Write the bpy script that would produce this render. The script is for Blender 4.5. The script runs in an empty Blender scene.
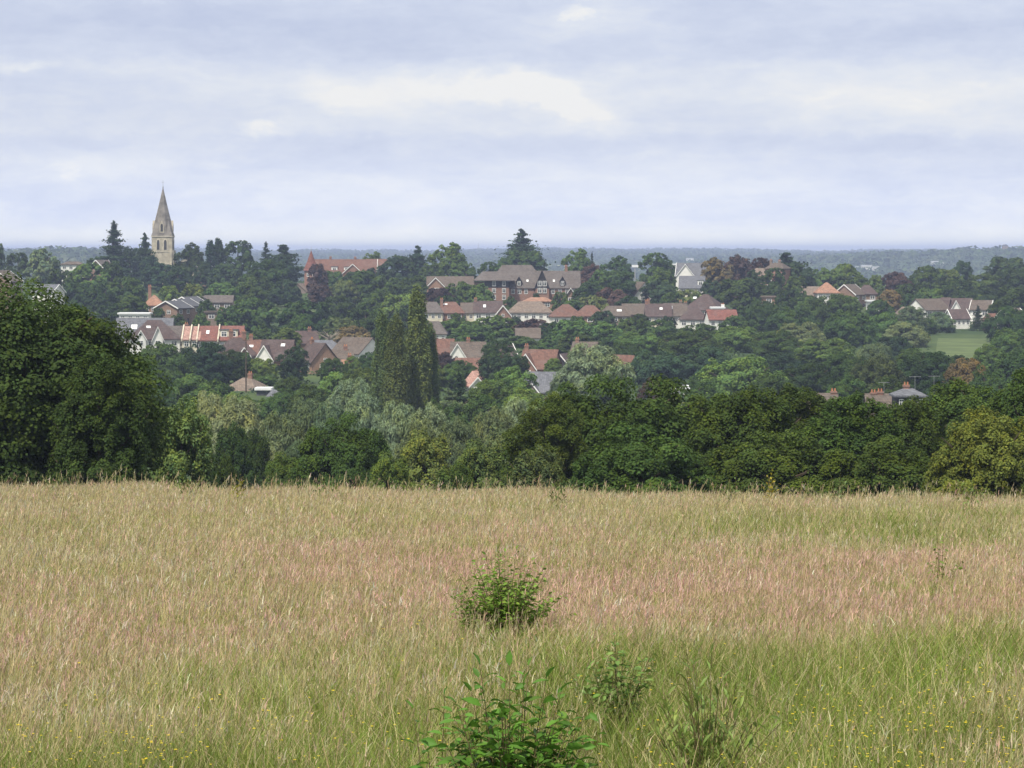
import bpy, math, random
import numpy as np
from math import radians as R, pi, sin, cos, sqrt

# ------------------------------------------------------------------ camera, sky, sun, exposure
S = bpy.context.scene
COL = S.collection
W_PX, H_PX, F, HZ = 1024, 768, 2904.0, 252.0      # frame, focal length in pixels, row of the true horizon
cam_d = bpy.data.cameras.new("camera"); cam = bpy.data.objects.new("camera", cam_d); COL.objects.link(cam)
cam_d.sensor_width = 36.0; cam_d.lens = 36.0 * F / W_PX
cam_d.shift_y = -(H_PX / 2 - HZ) / W_PX
cam_d.clip_start = 0.1; cam_d.clip_end = 40000
cam.location = (0, 0, 0); cam.rotation_euler = (R(90), 0, 0)
S.camera = cam

SUN_EL, SUN_AZ = 60.0, 212.0                       # azimuth clockwise from the view direction (+Y): behind, to the left
sun_d = bpy.data.lights.new("sun", 'SUN'); sun = bpy.data.objects.new("sun", sun_d); COL.objects.link(sun)
sun_d.energy = 4.6; sun_d.angle = R(2.5); sun_d.color = (1.0, 0.94, 0.82)
sun.rotation_euler = (R(90 - SUN_EL), 0, R(180 - SUN_AZ))

S.view_settings.view_transform = 'Standard'; S.view_settings.look = 'None'
S.view_settings.gamma = 1.0; S.view_settings.exposure = 0.25; S.view_settings.use_curve_mapping = False
S.render.engine = 'CYCLES'
S.cycles.use_denoising = True
S.cycles.max_bounces = 6; S.cycles.diffuse_bounces = 3; S.cycles.transmission_bounces = 3
S.cycles.volume_bounces = 0; S.cycles.transparent_max_bounces = 6
S.cycles.sample_clamp_indirect = 4.0

class NT:
    """small node-tree helper"""
    def __init__(s, tree): s.t = tree; s.n = tree.nodes; s.l = tree.links; s.n.clear()
    def new(s, typ, **kw):
        nd = s.n.new(typ)
        for k, v in kw.items(): setattr(nd, k, v)
        return nd
    def put(s, sock, v):
        if isinstance(v, bpy.types.NodeSocket): s.l.new(v, sock)
        elif v is not None:
            if sock.type == 'RGBA' and len(v) == 3: v = (*v, 1)
            sock.default_value = v
    def math(s, op, a, b=None, c=None, clamp=False):
        nd = s.new('ShaderNodeMath', operation=op); nd.use_clamp = clamp
        s.put(nd.inputs[0], a)
        if b is not None: s.put(nd.inputs[1], b)
        if c is not None: s.put(nd.inputs[2], c)
        return nd.outputs[0]
    def mix(s, f, a, b, blend='MIX'):
        nd = s.new('ShaderNodeMix', data_type='RGBA', blend_type=blend)
        s.put(nd.inputs[0], f); s.put(nd.inputs[6], a); s.put(nd.inputs[7], b)
        return nd.outputs[2]
    def noise(s, vec, scale, detail=4, rough=0.55, dist=0.0):
        nd = s.new('ShaderNodeTexNoise'); s.put(nd.inputs['Vector'], vec)
        nd.inputs['Scale'].default_value = scale; nd.inputs['Detail'].default_value = detail
        nd.inputs['Roughness'].default_value = rough; nd.inputs['Distortion'].default_value = dist
        return nd.outputs['Fac']
    def smooth(s, v, a, b, x=0.0, y=1.0):
        nd = s.new('ShaderNodeMapRange', interpolation_type='SMOOTHSTEP')
        s.put(nd.inputs[0], v)
        for i, q in enumerate((a, b, x, y)): nd.inputs[1 + i].default_value = q
        return nd.outputs[0]
    def ramp(s, f, stops):
        nd = s.new('ShaderNodeValToRGB'); s.put(nd.inputs[0], f)
        e = nd.color_ramp.elements
        while len(e) < len(stops): e.new(0.5)
        for q, (p, c) in zip(e, stops): q.position = p; q.color = (*c, 1)
        return nd.outputs[0]
    def vec(s, x, y, z=0.0):
        nd = s.new('ShaderNodeCombineXYZ')
        for i, q in enumerate((x, y, z)): s.put(nd.inputs[i], q)
        return nd.outputs[0]

# --- sky: Nishita behind layered cloud that covers nearly all of it
wd = bpy.data.worlds.new("World"); S.world = wd; wd.use_nodes = True
t = NT(wd.node_tree)
sky = t.new('ShaderNodeTexSky', sky_type='NISHITA'); sky.sun_disc = False
sky.sun_elevation = R(SUN_EL); sky.sun_rotation = R(SUN_AZ)
gen = t.new('ShaderNodeTexCoord').outputs['Generated']
nrm = t.new('ShaderNodeVectorMath', operation='NORMALIZE'); t.put(nrm.inputs[0], gen)
sp = t.new('ShaderNodeSeparateXYZ'); t.put(sp.inputs[0], nrm.outputs[0])
az = t.math('ARCTAN2', sp.outputs[0], sp.outputs[1]); el = t.math('ARCSINE', sp.outputs[2])
w1 = t.noise(t.vec(t.math('MULTIPLY', az, 30), t.math('MULTIPLY', el, 80)), 1.0, 6, 0.6)
w2 = t.noise(t.vec(t.math('MULTIPLY', az, 30), t.math('MULTIPLY', el, 80), 7.3), 1.0, 6, 0.6)
azw = t.math('ADD', az, t.math('MULTIPLY', t.math('SUBTRACT', w1, 0.5), 0.050))
elw = t.math('ADD', el, t.math('MULTIPLY', t.math('SUBTRACT', w2, 0.5), 0.017))
lum = t.math('MULTIPLY', t.math('SUBTRACT', t.noise(t.vec(t.math('MULTIPLY', azw, 11), t.math('MULTIPLY', elw, 58), 2.0), 1.0, 6, 0.6), 0.5), 1.15)
lum = t.math('ADD', lum, t.math('MULTIPLY', t.math('SUBTRACT', t.noise(t.vec(t.math('MULTIPLY', az, 70), t.math('MULTIPLY', el, 150), 4.0), 1.0, 6, 0.62), 0.5), 0.50))
lum = t.math('ADD', lum, 0.46)
def blob(px, py, sx, sy, amp, tilt=0.0):
    """a cloud mass standing in one direction of the sky (angles in radians)"""
    global lum
    a0, e0 = (px - 512) / F, (HZ - py) / F
    da = t.math('SUBTRACT', azw, a0)
    de = t.math('ADD', t.math('SUBTRACT', elw, e0), t.math('MULTIPLY', da, tilt))
    q = t.math('ADD', t.math('POWER', t.math('ABSOLUTE', t.math('DIVIDE', da, sx / F)), 2.0),
               t.math('POWER', t.math('ABSOLUTE', t.math('DIVIDE', de, sy / F)), 2.0))
    g = t.math('EXPONENT', t.math('MULTIPLY', q, -1.0))
    lum = t.math('ADD', lum, t.math('MULTIPLY', g, amp))
blob(560, 102, 62, 20, 0.50, 0.42)
blob(470, 92, 120, 28, 0.22)
blob(350, 95, 60, 30, 0.16)
blob(265, 130, 40, 9, 0.24)
blob(585, 15, 45, 22, 0.24)
blob(900, 105, 160, 40, 0.16)
blob(230, 30, 330, 32, -0.14)
blob(800, 28, 260, 26, -0.14)
blob(620, 140, 330, 12, -0.10)
blob(60, 130, 260, 25, -0.08)
blob(20, 70, 60, 7, 0.18)
blob(80, 180, 80, 12, 0.12)
blob(500, 225, 900, 40, 0.10)
blob(470, 100, 230, 30, 0.16); blob(880, 96, 200, 30, 0.16); blob(70, 150, 150, 30, 0.08); blob(700, 180, 300, 16, 0.08)
# crisp edged cumulus heads, and the flat dark base of the upper cloud deck
v1 = t.noise(t.vec(t.math('MULTIPLY', az, 95), t.math('MULTIPLY', el, 170), 11.0), 1.0, 5, 0.6)
v2 = t.noise(t.vec(t.math('MULTIPLY', az, 95), t.math('MULTIPLY', el, 170), 17.0), 1.0, 5, 0.6)
azw = t.math('ADD', az, t.math('MULTIPLY', t.math('SUBTRACT', v1, 0.5), 0.020))
elw = t.math('ADD', el, t.math('MULTIPLY', t.math('SUBTRACT', v2, 0.5), 0.009))
keep = lum; lum = t.math('MULTIPLY', t.math('SUBTRACT', t.noise(t.vec(t.math('MULTIPLY', azw, 42), t.math('MULTIPLY', elw, 110), 9.0), 1.0, 7, 0.62), 0.5), 1.5)
blob(560, 100, 55, 17, 0.62, 0.45); blob(500, 88, 60, 20, 0.40); blob(400, 98, 70, 24, 0.36); blob(330, 108, 30, 22, 0.30); blob(262, 128, 32, 8, 0.50)
blob(582, 14, 34, 18, 0.52); blob(930, 100, 110, 26, 0.26); blob(790, 110, 60, 20, 0.20); blob(25, 70, 50, 7, 0.42); blob(90, 104, 40, 8, 0.30); blob(70, 176, 60, 12, 0.25); blob(620, 195, 300, 14, 0.12); blob(300, 168, 200, 10, 0.14)
puff = t.math('MULTIPLY', t.smooth(lum, 0.22, 0.62), t.smooth(el, 0.30, 0.10))
lum = t.math('ADD', keep, t.math('MULTIPLY', puff, 0.30))
deck = t.math('MULTIPLY', t.smooth(elw, 0.0635, 0.0680), t.math('SUBTRACT', 1.0, puff))
lum = t.math('SUBTRACT', lum, t.math('MULTIPLY', deck, 0.15))
shelf_ = t.math('MULTIPLY', t.smooth(elw, 0.0415, 0.0385), t.smooth(elw, 0.0290, 0.0375))
lum = t.math('SUBTRACT', lum, t.math('MULTIPLY', t.math('MULTIPLY', shelf_, t.math('SUBTRACT', 1.0, puff)), 0.13))
cl = t.ramp(lum, [(0.0, (0.46, 0.51, 0.665)), (0.36, (0.56, 0.605, 0.73)), (0.64, (0.655, 0.685, 0.755)), (1.0, (0.775, 0.77, 0.765))])
rise = t.math('MULTIPLY', t.math('MULTIPLY', t.smooth(el, 0.10, 1.2, 1.0, 1.5), t.smooth(el, 0.0, 0.05, 1.24, 1.0)), 10.0)
cl = t.mix(t.smooth(el, 0.10, 0.5), cl, t.mix(1.0, cl, (1.08, 1.0, 0.80), 'MULTIPLY'))      # cloud overhead is a neutral grey white
vm = t.new('ShaderNodeVectorMath', operation='SCALE'); t.put(vm.inputs[0], cl); t.put(vm.inputs['Scale'], rise)
colr = t.mix(0.93, sky.outputs[0], vm.outputs[0])
colr = t.mix(t.smooth(el, 0.013, 0.001), colr, t.mix(1.0, colr, (1.55, 1.43, 1.08), 'MULTIPLY'))      # thin bright cloud low on the horizon
bg = t.new('ShaderNodeBackground'); t.put(bg.inputs[0], colr); bg.inputs[1].default_value = 0.10
out = t.new('ShaderNodeOutputWorld'); t.l.new(bg.outputs[0], out.inputs[0])

# ------------------------------------------------------------------ helpers
PROF = np.array([(-400, 8), (-60, 0.2), (0, -2.0), (30, -3.37), (45, -4.13), (52, -4.6), (60, -5.8), (80, -8.6), (100, -11), (150, -16), (200, -20),
    (300, -27), (400, -29.6), (500, -30), (600, -28.8), (660, -27.6), (735, -26), (800, -24.8), (880, -22.8), (965, -18.8), (1050, -16.4), (1100, -15),
    (1200, -12.8), (1300, -13.2), (1500, -20), (2000, -38), (3000, -42), (4000, -34), (5500, -14), (7000, -6), (8600, 3.0), (10500, -4), (12500, -30),
    (18000, -50), (22000, -70)], float)
def terr(x, y):
    x = np.asarray(x, float); y = np.asarray(y, float)
    z = np.interp(y, PROF[:, 0], PROF[:, 1])
    near = np.clip((70 - y) / 20, 0, 1); far = np.clip((y - 80) / 120, 0, 1)
    z = z - 0.0135 * np.clip(x, -25, 25) * near + 0.03 * near * np.sin(x * .9 + 1) * np.sin(y * .4)
    z = z + far * 0.5 * np.sin(x * .013 + 1.3) * np.sin(y * .011)
    z = z + 31 * np.exp(-((x - 800) / 420) ** 2 - ((y - 4300) / 700) ** 2)
    z = z + 36 * np.exp(-((x + 560) / 230) ** 2 - ((y - 3600) / 600) ** 2)
    z = z + np.clip((y - 5000) / 2500, 0, 1) * (3 * np.sin(x * .004 + .6) + 2.2 * np.sin(x * .0113 + 1.1) + 1.3 * np.sin(x * .031))
    return z
def X(px, D): return (px - 512) / F * D
def Z(py, D): return (HZ - py) / F * D
def PX(x, D): return 512 + x * F / D
def PY(z, D): return HZ - z * F / D

MATS = {}
def mat(name, build, disp=False):
    m = bpy.data.materials.new(name); m.use_nodes = True
    t = NT(m.node_tree); o = t.new('ShaderNodeOutputMaterial')
    t.l.new(build(t), o.inputs[0]); MATS[name] = m
    return m
def principled(t, col, rough=0.85, spec=0.2, normal=None):
    p = t.new('ShaderNodeBsdfPrincipled'); t.put(p.inputs['Base Color'], col); t.put(p.inputs['Roughness'], rough)
    p.inputs['Specular IOR Level'].default_value = spec
    if normal is not None: t.put(p.inputs['Normal'], normal)
    return p.outputs[0]
def bump(t, h, strength=0.3, dist=0.02):
    b = t.new('ShaderNodeBump'); t.put(b.inputs['Height'], h); b.inputs['Strength'].default_value = strength
    b.inputs['Distance'].default_value = dist
    return b.outputs[0]

def foliage_mat(name, transl=0.28, rough=0.55, spec=0.18):
    def b(t):
        oi = t.new('ShaderNodeObjectInfo')
        at = t.new('ShaderNodeAttribute', attribute_name='tint')
        oc = t.new('ShaderNodeTexCoord').outputs['Object']
        c = t.mix(1.0, oi.outputs['Color'], at.outputs['Color'], 'MULTIPLY')
        n = t.noise(oc, 5.0, 3)
        warm = t.mix(1.0, c, (1.22, 1.10, 0.72), 'MULTIPLY')
        c = t.mix(t.smooth(n, 0.42, 0.68), c, warm)
        p = principled(t, c, rough, spec)
        tr = t.new('ShaderNodeBsdfTranslucent')
        t.put(tr.inputs[0], t.mix(1.0, c, (1.15, 1.25, 0.7), 'MULTIPLY'))
        ms = t.new('ShaderNodeMixShader'); ms.inputs[0].default_value = transl
        t.l.new(p, ms.inputs[1]); t.l.new(tr.outputs[0], ms.inputs[2])
        return ms.outputs[0]
    return mat(name, b)
FOL = foliage_mat('foliage', .22, .7, .06)
def attr_mat(name, transl, spec=0.2, rough=0.6):
    def b(t):
        c = t.new('ShaderNodeAttribute', attribute_name='tint').outputs['Color']
        p = principled(t, c, rough, spec)
        tr = t.new('ShaderNodeBsdfTranslucent'); t.put(tr.inputs[0], c)
        ms = t.new('ShaderNodeMixShader'); ms.inputs[0].default_value = transl
        t.l.new(p, ms.inputs[1]); t.l.new(tr.outputs[0], ms.inputs[2])
        return ms.outputs[0]
    return mat(name, b)
BLADE = attr_mat('grass_blade', 0.3, 0.25)
LEAF = attr_mat('shrub_leaf', 0.35, 0.22, 0.5)
def flat(name, col, rough=0.85, spec=0.2, var=0.25, scale=0.6):
    def b(t):
        oc = t.new('ShaderNodeTexCoord').outputs['Object']
        n = t.noise(oc, scale, 6, 0.65)
        lo = tuple(q * (1 - var) for q in col); hi = tuple(min(.9, q * (1 + var)) for q in col)
        return principled(t, t.mix(t.smooth(n, .3, .7), lo, hi), rough, spec)
    return mat(name, b)
def tiled(name, col, row=0.32, var=0.3, rough=0.8):
    """pitched roof covering: courses, odd tiles, lichen patches"""
    def b(t):
        oc = t.new('ShaderNodeTexCoord').outputs['Object']
        s = t.new('ShaderNodeSeparateXYZ'); t.put(s.inputs[0], oc)
        br = t.new('ShaderNodeTexBrick'); t.put(br.inputs['Vector'], t.vec(t.math('ADD', s.outputs[0], s.outputs[1]), t.math('MULTIPLY', s.outputs[2], 1.4)))
        br.inputs['Scale'].default_value = 1.0; br.inputs['Brick Width'].default_value = 0.45; br.inputs['Row Height'].default_value = row
        br.inputs['Mortar Size'].default_value = 0.025; br.inputs['Bias'].default_value = 0.0
        t.put(br.inputs[1], tuple(q * (1 - var) for q in col)); t.put(br.inputs[2], tuple(q * (1 + var) for q in col)); t.put(br.inputs[3], tuple(q * .45 for q in col))
        n = t.noise(oc, 0.35, 6, 0.7)
        c = t.mix(t.smooth(n, .45, .75, 0, .55), br.outputs[0], tuple(0.5 * q + 0.5 * 0.16 for q in col))
        return principled(t, c, rough, 0.25)
    return mat(name, b)
def brick(name, col, mortar=(.32, .28, .24), var=.28):
    def b(t):
        oc = t.new('ShaderNodeTexCoord').outputs['Object']
        s = t.new('ShaderNodeSeparateXYZ'); t.put(s.inputs[0], oc)
        br = t.new('ShaderNodeTexBrick'); t.put(br.inputs['Vector'], t.vec(t.math('ADD', s.outputs[0], s.outputs[1]), s.outputs[2]))
        br.inputs['Scale'].default_value = 1.0; br.inputs['Brick Width'].default_value = 0.23; br.inputs['Row Height'].default_value = 0.075
        br.inputs['Mortar Size'].default_value = 0.008
        t.put(br.inputs[1], tuple(q * (1 - var) for q in col)); t.put(br.inputs[2], tuple(q * (1 + var) for q in col)); t.put(br.inputs[3], mortar)
        n = t.noise(oc, 0.5, 5, 0.65)
        return principled(t, t.mix(t.smooth(n, .4, .75, 0, .4), br.outputs[0], tuple(q * .6 for q in col)), 0.9, 0.15)
    return mat(name, b)
flat('white_render', (.72, .71, .68), .9, .1, .10)
flat('cream_render', (.58, .53, .42), .9, .1, .12)
flat('white_paint', (.80, .80, .79), .5, .3, .04)
flat('dark_timber', (.035, .032, .035), .7, .2, .3)
flat('pale_stone', (.39, .35, .275), .9, .1, .28, .5)
flat('spire_stone', (.185, .168, .148), .9, .1, .35, .4)
flat('stone_trim', (.52, .47, .38), .9, .1, .15, .8)
flat('lead_grey', (.085, .088, .10), .8, .1, .15)
flat('flat_roof_white', (.70, .71, .73), .6, .3, .08)
flat('steel', (.35, .36, .38), .45, .5, .08)
flat('clay_pot', (.38, .17, .09), .85, .15, .2)
flat('bark', (.085, .068, .05), .95, .05, .4, 3)
flat('dead_wood', (.24, .21, .17), .9, .1, .2, 3)
flat('stem_green', (.12, .10, .045), .8, .2, .3, 9)
flat('louvre', (.06, .055, .05), .9, .1, .2)
brick('red_brick', (.25, .12, .085)); brick('brown_brick', (.21, .125, .085)); brick('orange_brick', (.29, .165, .11)); brick('dull_brick', (.19, .14, .115))
tiled('red_tile', (0.184, 0.075, 0.059)); tiled('brown_tile', (.112, .088, .072)); tiled('grey_tile', (0.111, 0.094, 0.086)); tiled('slate', (.125, .13, .15))
tiled('orange_tile', (.30, .165, .11)); tiled('plum_tile', (0.082, 0.056, 0.052)); tiled('tan_tile', (0.180, 0.139, 0.111)); tiled('rust_tile', (.150, .078, .058)); tiled('pink_tile', (.36, .215, .18))
def glass_b(t):
    oc = t.new('ShaderNodeTexCoord').outputs['Object']
    return principled(t, t.mix(t.noise(oc, 2.0), (.015, .018, .022), (.07, .075, .085)), 0.12, 0.6)
mat('glass', glass_b)

def link_mesh(name, me, m=None, parent=None):
    o = bpy.data.objects.new(name, me); COL.objects.link(o)
    if m is not None and len(me.materials) == 0: me.materials.append(m)
    if parent is not None: o.parent = parent
    return o
def tag(o, label=None, cat=None, group=None, kind=None):
    if label: o['label'] = label
    if cat: o['category'] = cat
    if group: o['group'] = group
    if kind: o['kind'] = kind
    return o
def empty(name, loc, rz=0.0):
    o = bpy.data.objects.new(name, None); COL.objects.link(o); o.location = [float(q) for q in loc]; o.rotation_euler = (0, 0, rz)
    o.empty_display_size = 0.5
    return o
def np_mesh(name, V, Q, tint=None, tint_dom='FACE', T=None):
    """V (n,3); Q (m,4) quads; optional T (k,3) triangles; tint (faces,3)"""
    me = bpy.data.meshes.new(name); V = np.asarray(V, np.float32)
    Q = np.asarray(Q, np.int32).reshape(-1, 4); T = np.zeros((0, 3), np.int32) if T is None else np.asarray(T, np.int32).reshape(-1, 3)
    me.vertices.add(len(V)); me.vertices.foreach_set('co', V.ravel())
    idx = np.concatenate([Q.ravel(), T.ravel()]); n = len(Q) + len(T)
    me.loops.add(len(idx)); me.loops.foreach_set('vertex_index', idx)
    st = np.concatenate([np.arange(len(Q)) * 4, len(Q) * 4 + np.arange(len(T)) * 3]).astype(np.int32)
    me.polygons.add(n); me.polygons.foreach_set('loop_start', st)
    me.update(calc_edges=True)
    if tint is not None:
        a = me.attributes.new('tint', 'FLOAT_COLOR', tint_dom)
        c = np.ones((len(tint), 4), np.float32); c[:, :3] = tint
        a.data.foreach_set('color', c.ravel())
    return me

class MB:
    """collects boxes, prisms and polygons into one mesh"""
    def __init__(s): s.v = []; s.f = []
    def add(s, vs, fs):
        o = len(s.v); s.v += [tuple(map(float, q)) for q in vs]; s.f += [tuple(i + o for i in f) for f in fs]; return s
    def box(s, x0, x1, y0, y1, z0, z1):
        return s.add([(x0, y0, z0), (x1, y0, z0), (x1, y1, z0), (x0, y1, z0), (x0, y0, z1), (x1, y0, z1), (x1, y1, z1), (x0, y1, z1)],
                     [(0, 3, 2, 1), (4, 5, 6, 7), (0, 1, 5, 4), (1, 2, 6, 5), (2, 3, 7, 6), (3, 0, 4, 7)])
    def extrude(s, prof, axis, a, b):
        """closed 2-D profile pushed from a to b along an axis; axis 'x': profile is (y,z), 'y': profile is (x,z), 'z': profile is (x,y)"""
        n = len(prof)
        mk = {'x': lambda p, q: (q, p[0], p[1]), 'y': lambda p, q: (p[0], q, p[1]), 'z': lambda p, q: (p[0], p[1], q)}[axis]
        vs = [mk(p, a) for p in prof] + [mk(p, b) for p in prof]
        fs = [tuple(range(n - 1, -1, -1)), tuple(range(n, 2 * n))] + [(i, (i + 1) % n, n + (i + 1) % n, n + i) for i in range(n)]
        return s.add(vs, fs)
    def bar(s, p, q, r=0.05, sides=4):
        p = np.array(p, float); q = np.array(q, float); d = q - p; d /= (np.linalg.norm(d) + 1e-9)
        u = np.cross(d, (0, 0, 1)) if abs(d[2]) < .9 else np.cross(d, (1, 0, 0)); u /= np.linalg.norm(u); w = np.cross(d, u)
        r0, r1 = r if isinstance(r, tuple) else (r, r)
        a = [i * 2 * pi / sides + pi / 4 for i in range(sides)]
        vs = [p + r0 * (u * cos(k) + w * sin(k)) for k in a] + [q + r1 * (u * cos(k) + w * sin(k)) for k in a]
        fs = [(i, (i + 1) % sides, sides + (i + 1) % sides, sides + i) for i in range(sides)] + [tuple(range(sides - 1, -1, -1)), tuple(range(sides, 2 * sides))]
        return s.add(vs, fs)
    def build(s, name, m, parent=None):
        me = bpy.data.meshes.new(name); me.from_pydata(s.v, [], s.f); me.update()
        import bmesh
        b = bmesh.new(); b.from_mesh(me); bmesh.ops.recalc_face_normals(b, faces=b.faces); b.to_mesh(me); b.free()
        return link_mesh(name, me, MATS[m] if isinstance(m, str) else m, parent)

LANDMARKS = []            # (px, py, depth, short noun phrase) used to say where a tree stands

# ------------------------------------------------------------------ foliage generators
def leaf_quads(P, N, size, rng, elong=1.5, down=None):
    n = len(P)
    N = N / (np.linalg.norm(N, axis=1, keepdims=True) + 1e-9)
    a = rng.normal(size=(n, 3))
    if down is not None: a = a * (1 - down) + np.array([0, 0, -1.6]) * down
    Tn = a - (a * N).sum(1, keepdims=True) * N; Tn /= (np.linalg.norm(Tn, axis=1, keepdims=True) + 1e-9)
    B = np.cross(N, Tn); s = size.reshape(-1, 1) if hasattr(size, 'reshape') else size
    V = np.stack([P - Tn * s * elong / 2, P + B * s / 2 + N * s * .08, P + Tn * s * elong / 2, P - B * s / 2 + N * s * .08], 1).reshape(-1, 3)
    return V, np.arange(4 * n).reshape(-1, 4)
def unit(v): return v / (np.linalg.norm(v, axis=-1, keepdims=True) + 1e-9)

def crown(seed, aspect, nlobe, nsub, nleaf, leaf, zb=0.06, shape='round', elong=1.5, down=None, hue=.10, ragged=1.0, sub=1.0, tuft=-1.0):
    """crown of lumps upon lobes; width 1, height = aspect"""
    rng = np.random.default_rng(seed); H = aspect
    def rad(t):
        if shape == 'column': return .5 * np.clip((.60 + .8 * t), 0, 1) * np.clip(1 - t ** 2.6, 0, 1) ** .85
        if shape == 'dome': return .5 * np.sqrt(np.clip(1 - t ** 2.3, 0.0, 1))
        return .5 * np.where(t > .42, np.sqrt(np.clip(1 - ((t - .42) / .60) ** 2, 0, 1)), .70 + .30 * np.sin(np.clip(t / .42, 0, 1) * pi / 2))
    t = (np.arange(nlobe) + rng.random(nlobe)) / nlobe
    t = .08 + .86 * t
    ph = np.arange(nlobe) * 2.39996 + rng.random(nlobe) * .9
    lr = (.16 + .09 * rng.random(nlobe)) * (1.0 if shape != 'column' else 1.15)
    rr = np.maximum(rad(t) - lr * .85, 0) * (0.68 + .44 * rng.random(nlobe))
    wob = 1 + .16 * ragged * np.sin(ph * 2 + seed) + .10 * ragged * rng.normal(size=nlobe)
    C = np.stack([np.cos(ph) * rr * wob, np.sin(ph) * rr * wob, zb + t * (H - zb) - lr * np.minimum(1, H) * .55 * t], 1)
    sq = np.array([1, 1, 1.0 if shape != 'column' else 2.4])
    # lumps on the outer side of every lobe
    d = unit(rng.normal(size=(nlobe, nsub, 3)) + np.stack([np.cos(ph), np.sin(ph), .55 + 0 * ph], 1)[:, None, :] * .7)
    SC = (C[:, None, :] + d * (lr[:, None, None] * (.70 + .34 * rng.random((nlobe, nsub, 1)))) * sq).reshape(-1, 3)
    SR = (lr[:, None] * (.30 + .22 * rng.random((nlobe, nsub))) * sub).ravel()
    tone = np.clip(1 + .16 * rng.normal(size=len(SR)), .6, 1.5)
    pick = rng.choice(len(SR), nleaf, p=SR ** 2 / (SR ** 2).sum())
    dd = unit(rng.normal(size=(nleaf, 3)) + np.array([0, 0, .35]))
    lowz = dd[:, 2] < tuft; dd[lowz, 2] *= -1            # tufts carry their leaves on the upper side
    P = SC[pick] + dd * (SR[pick] * (.55 + .55 * rng.random(nleaf) ** .6))[:, None] * sq
    P[:, 2] *= H * 1.01 / np.sort(P[:, 2])[-6]; P[:, :2] *= .5 / np.percentile(np.hypot(P[:, 0], P[:, 1]), 98.5)
    P[:, 2] = np.maximum(P[:, 2], zb * .4)
    out = unit(P - np.array([0, 0, H * .35])); N = dd * .8 + out * .5 + rng.normal(size=(nleaf, 3)) * .45 + np.array([0, 0, .25])
    V, Q = leaf_quads(P, N, leaf * (.6 + .8 * rng.random(nleaf)), rng, elong, down)
    b = (tone[pick] * (.80 + .4 * rng.random(nleaf)))[:, None]
    tint = b * (1 + hue * rng.normal(size=(nleaf, 1)) * np.array([1.0, .35, -.5]))
    return np_mesh('crown', V, Q, np.clip(tint, .3, 2))

def trunk(seed, aspect, r=.035, limbs=6, top=.8):
    rng = random.Random(seed); m = MB(); H = aspect
    pts = [(0, 0, -.12 * H)] + [(rng.uniform(-.02, .02), rng.uniform(-.02, .02), H * top * k / 4) for k in range(1, 5)]
    for k in range(4): m.bar(pts[k], pts[k + 1], (r * (1.25 - .25 * k), r * (1.0 - .25 * k) + .004), 7)
    for i in range(limbs):
        a = i * 2.4 + rng.random(); z = H * (.22 + .45 * i / max(1, limbs)); l = .22 + .12 * rng.random()
        p = (0, 0, z); q = (cos(a) * l * .6, sin(a) * l * .6, z + .10 * H); e = (cos(a) * l * 1.15, sin(a) * l * 1.15, z + .24 * H)
        m.bar(p, q, (r * .5, r * .34), 5); m.bar(q, e, (r * .34, r * .1), 5)
    return m

def conifer_crown(seed, aspect, nleaf, leaf, style):
    """spruce: drooping whorls; cedar: flat shelves; cypress: tight narrow spire"""
    rng = np.random.default_rng(seed); H = aspect; P = []; N = []; tn = []
    if style == 'spruce': lev = np.sort(np.clip(np.linspace(.06, .985, 24) + rng.normal(size=24) * .010, .04, .99))
    elif style == 'shelf': lev = np.sort(np.clip(np.linspace(.20, .985, 17) + rng.normal(size=17) * .014, .1, .99))
    else: lev = np.linspace(.30, .96, 7)
    tot = 0
    for t in lev:
        L = .5 * ((1 - t) ** .92 + .012) * (.72 + .5 * rng.random()) if style == 'spruce' else (
            .5 * (1 - t) ** .88 * (.55 + .6 * rng.random()) + .008 if style == 'shelf' else .5 * (1 - .75 * max(0, t - .45) ** 1.2 / .4) * (.6 + .4 * rng.random()))
        nb = 9 if style != 'cedar' else 7
        a0 = rng.random() * 6.28
        for k in range(nb):
            a = a0 + k * 2 * pi / nb + rng.normal() * .3; bz = H * rng.normal() * (.016 if style != 'cedar' else .03); l = L * (.40 + .75 * rng.random())
            n = int(nleaf / (len(lev) * nb) * (.35 + 1.3 * l / .5)) + 3
            u = rng.random(n) ** .8; side = rng.normal(size=n) * .07 * (.4 + u) * min(1, l / .2) * (1 if style == 'spruce' else 1.7)
            dz = {'spruce': -.10 * u * (l / .5) + .05 * u ** 3, 'shelf': .05 * u - .03, 'cedar': .03 * u}[style]
            th = {'spruce': .024, 'shelf': .020, 'cedar': .020}[style] * (.35 + .65 * (1 - t))
            P.append(np.stack([np.cos(a) * u * l - np.sin(a) * side, np.sin(a) * u * l + np.cos(a) * side, H * t + bz + H * dz * .5 + rng.normal(size=n) * th], 1))
            N.append(np.stack([np.cos(a) * .4 + rng.normal(size=n) * .5, np.sin(a) * .4 + rng.normal(size=n) * .5, .9 + rng.normal(size=n) * .3], 1)); tn.append(np.full(n, 1 + .15 * rng.normal()))
    P = np.concatenate(P); N = np.concatenate(N); tn = np.clip(np.concatenate(tn), .6, 1.4)
    V, Q = leaf_quads(P, N, leaf * (.6 + .8 * rng.random(len(P))), rng, 1.7)
    return np_mesh('crown', V, Q, (tn * (.75 + .5 * rng.random(len(P))))[:, None] * np.ones((1, 3)))

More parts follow.
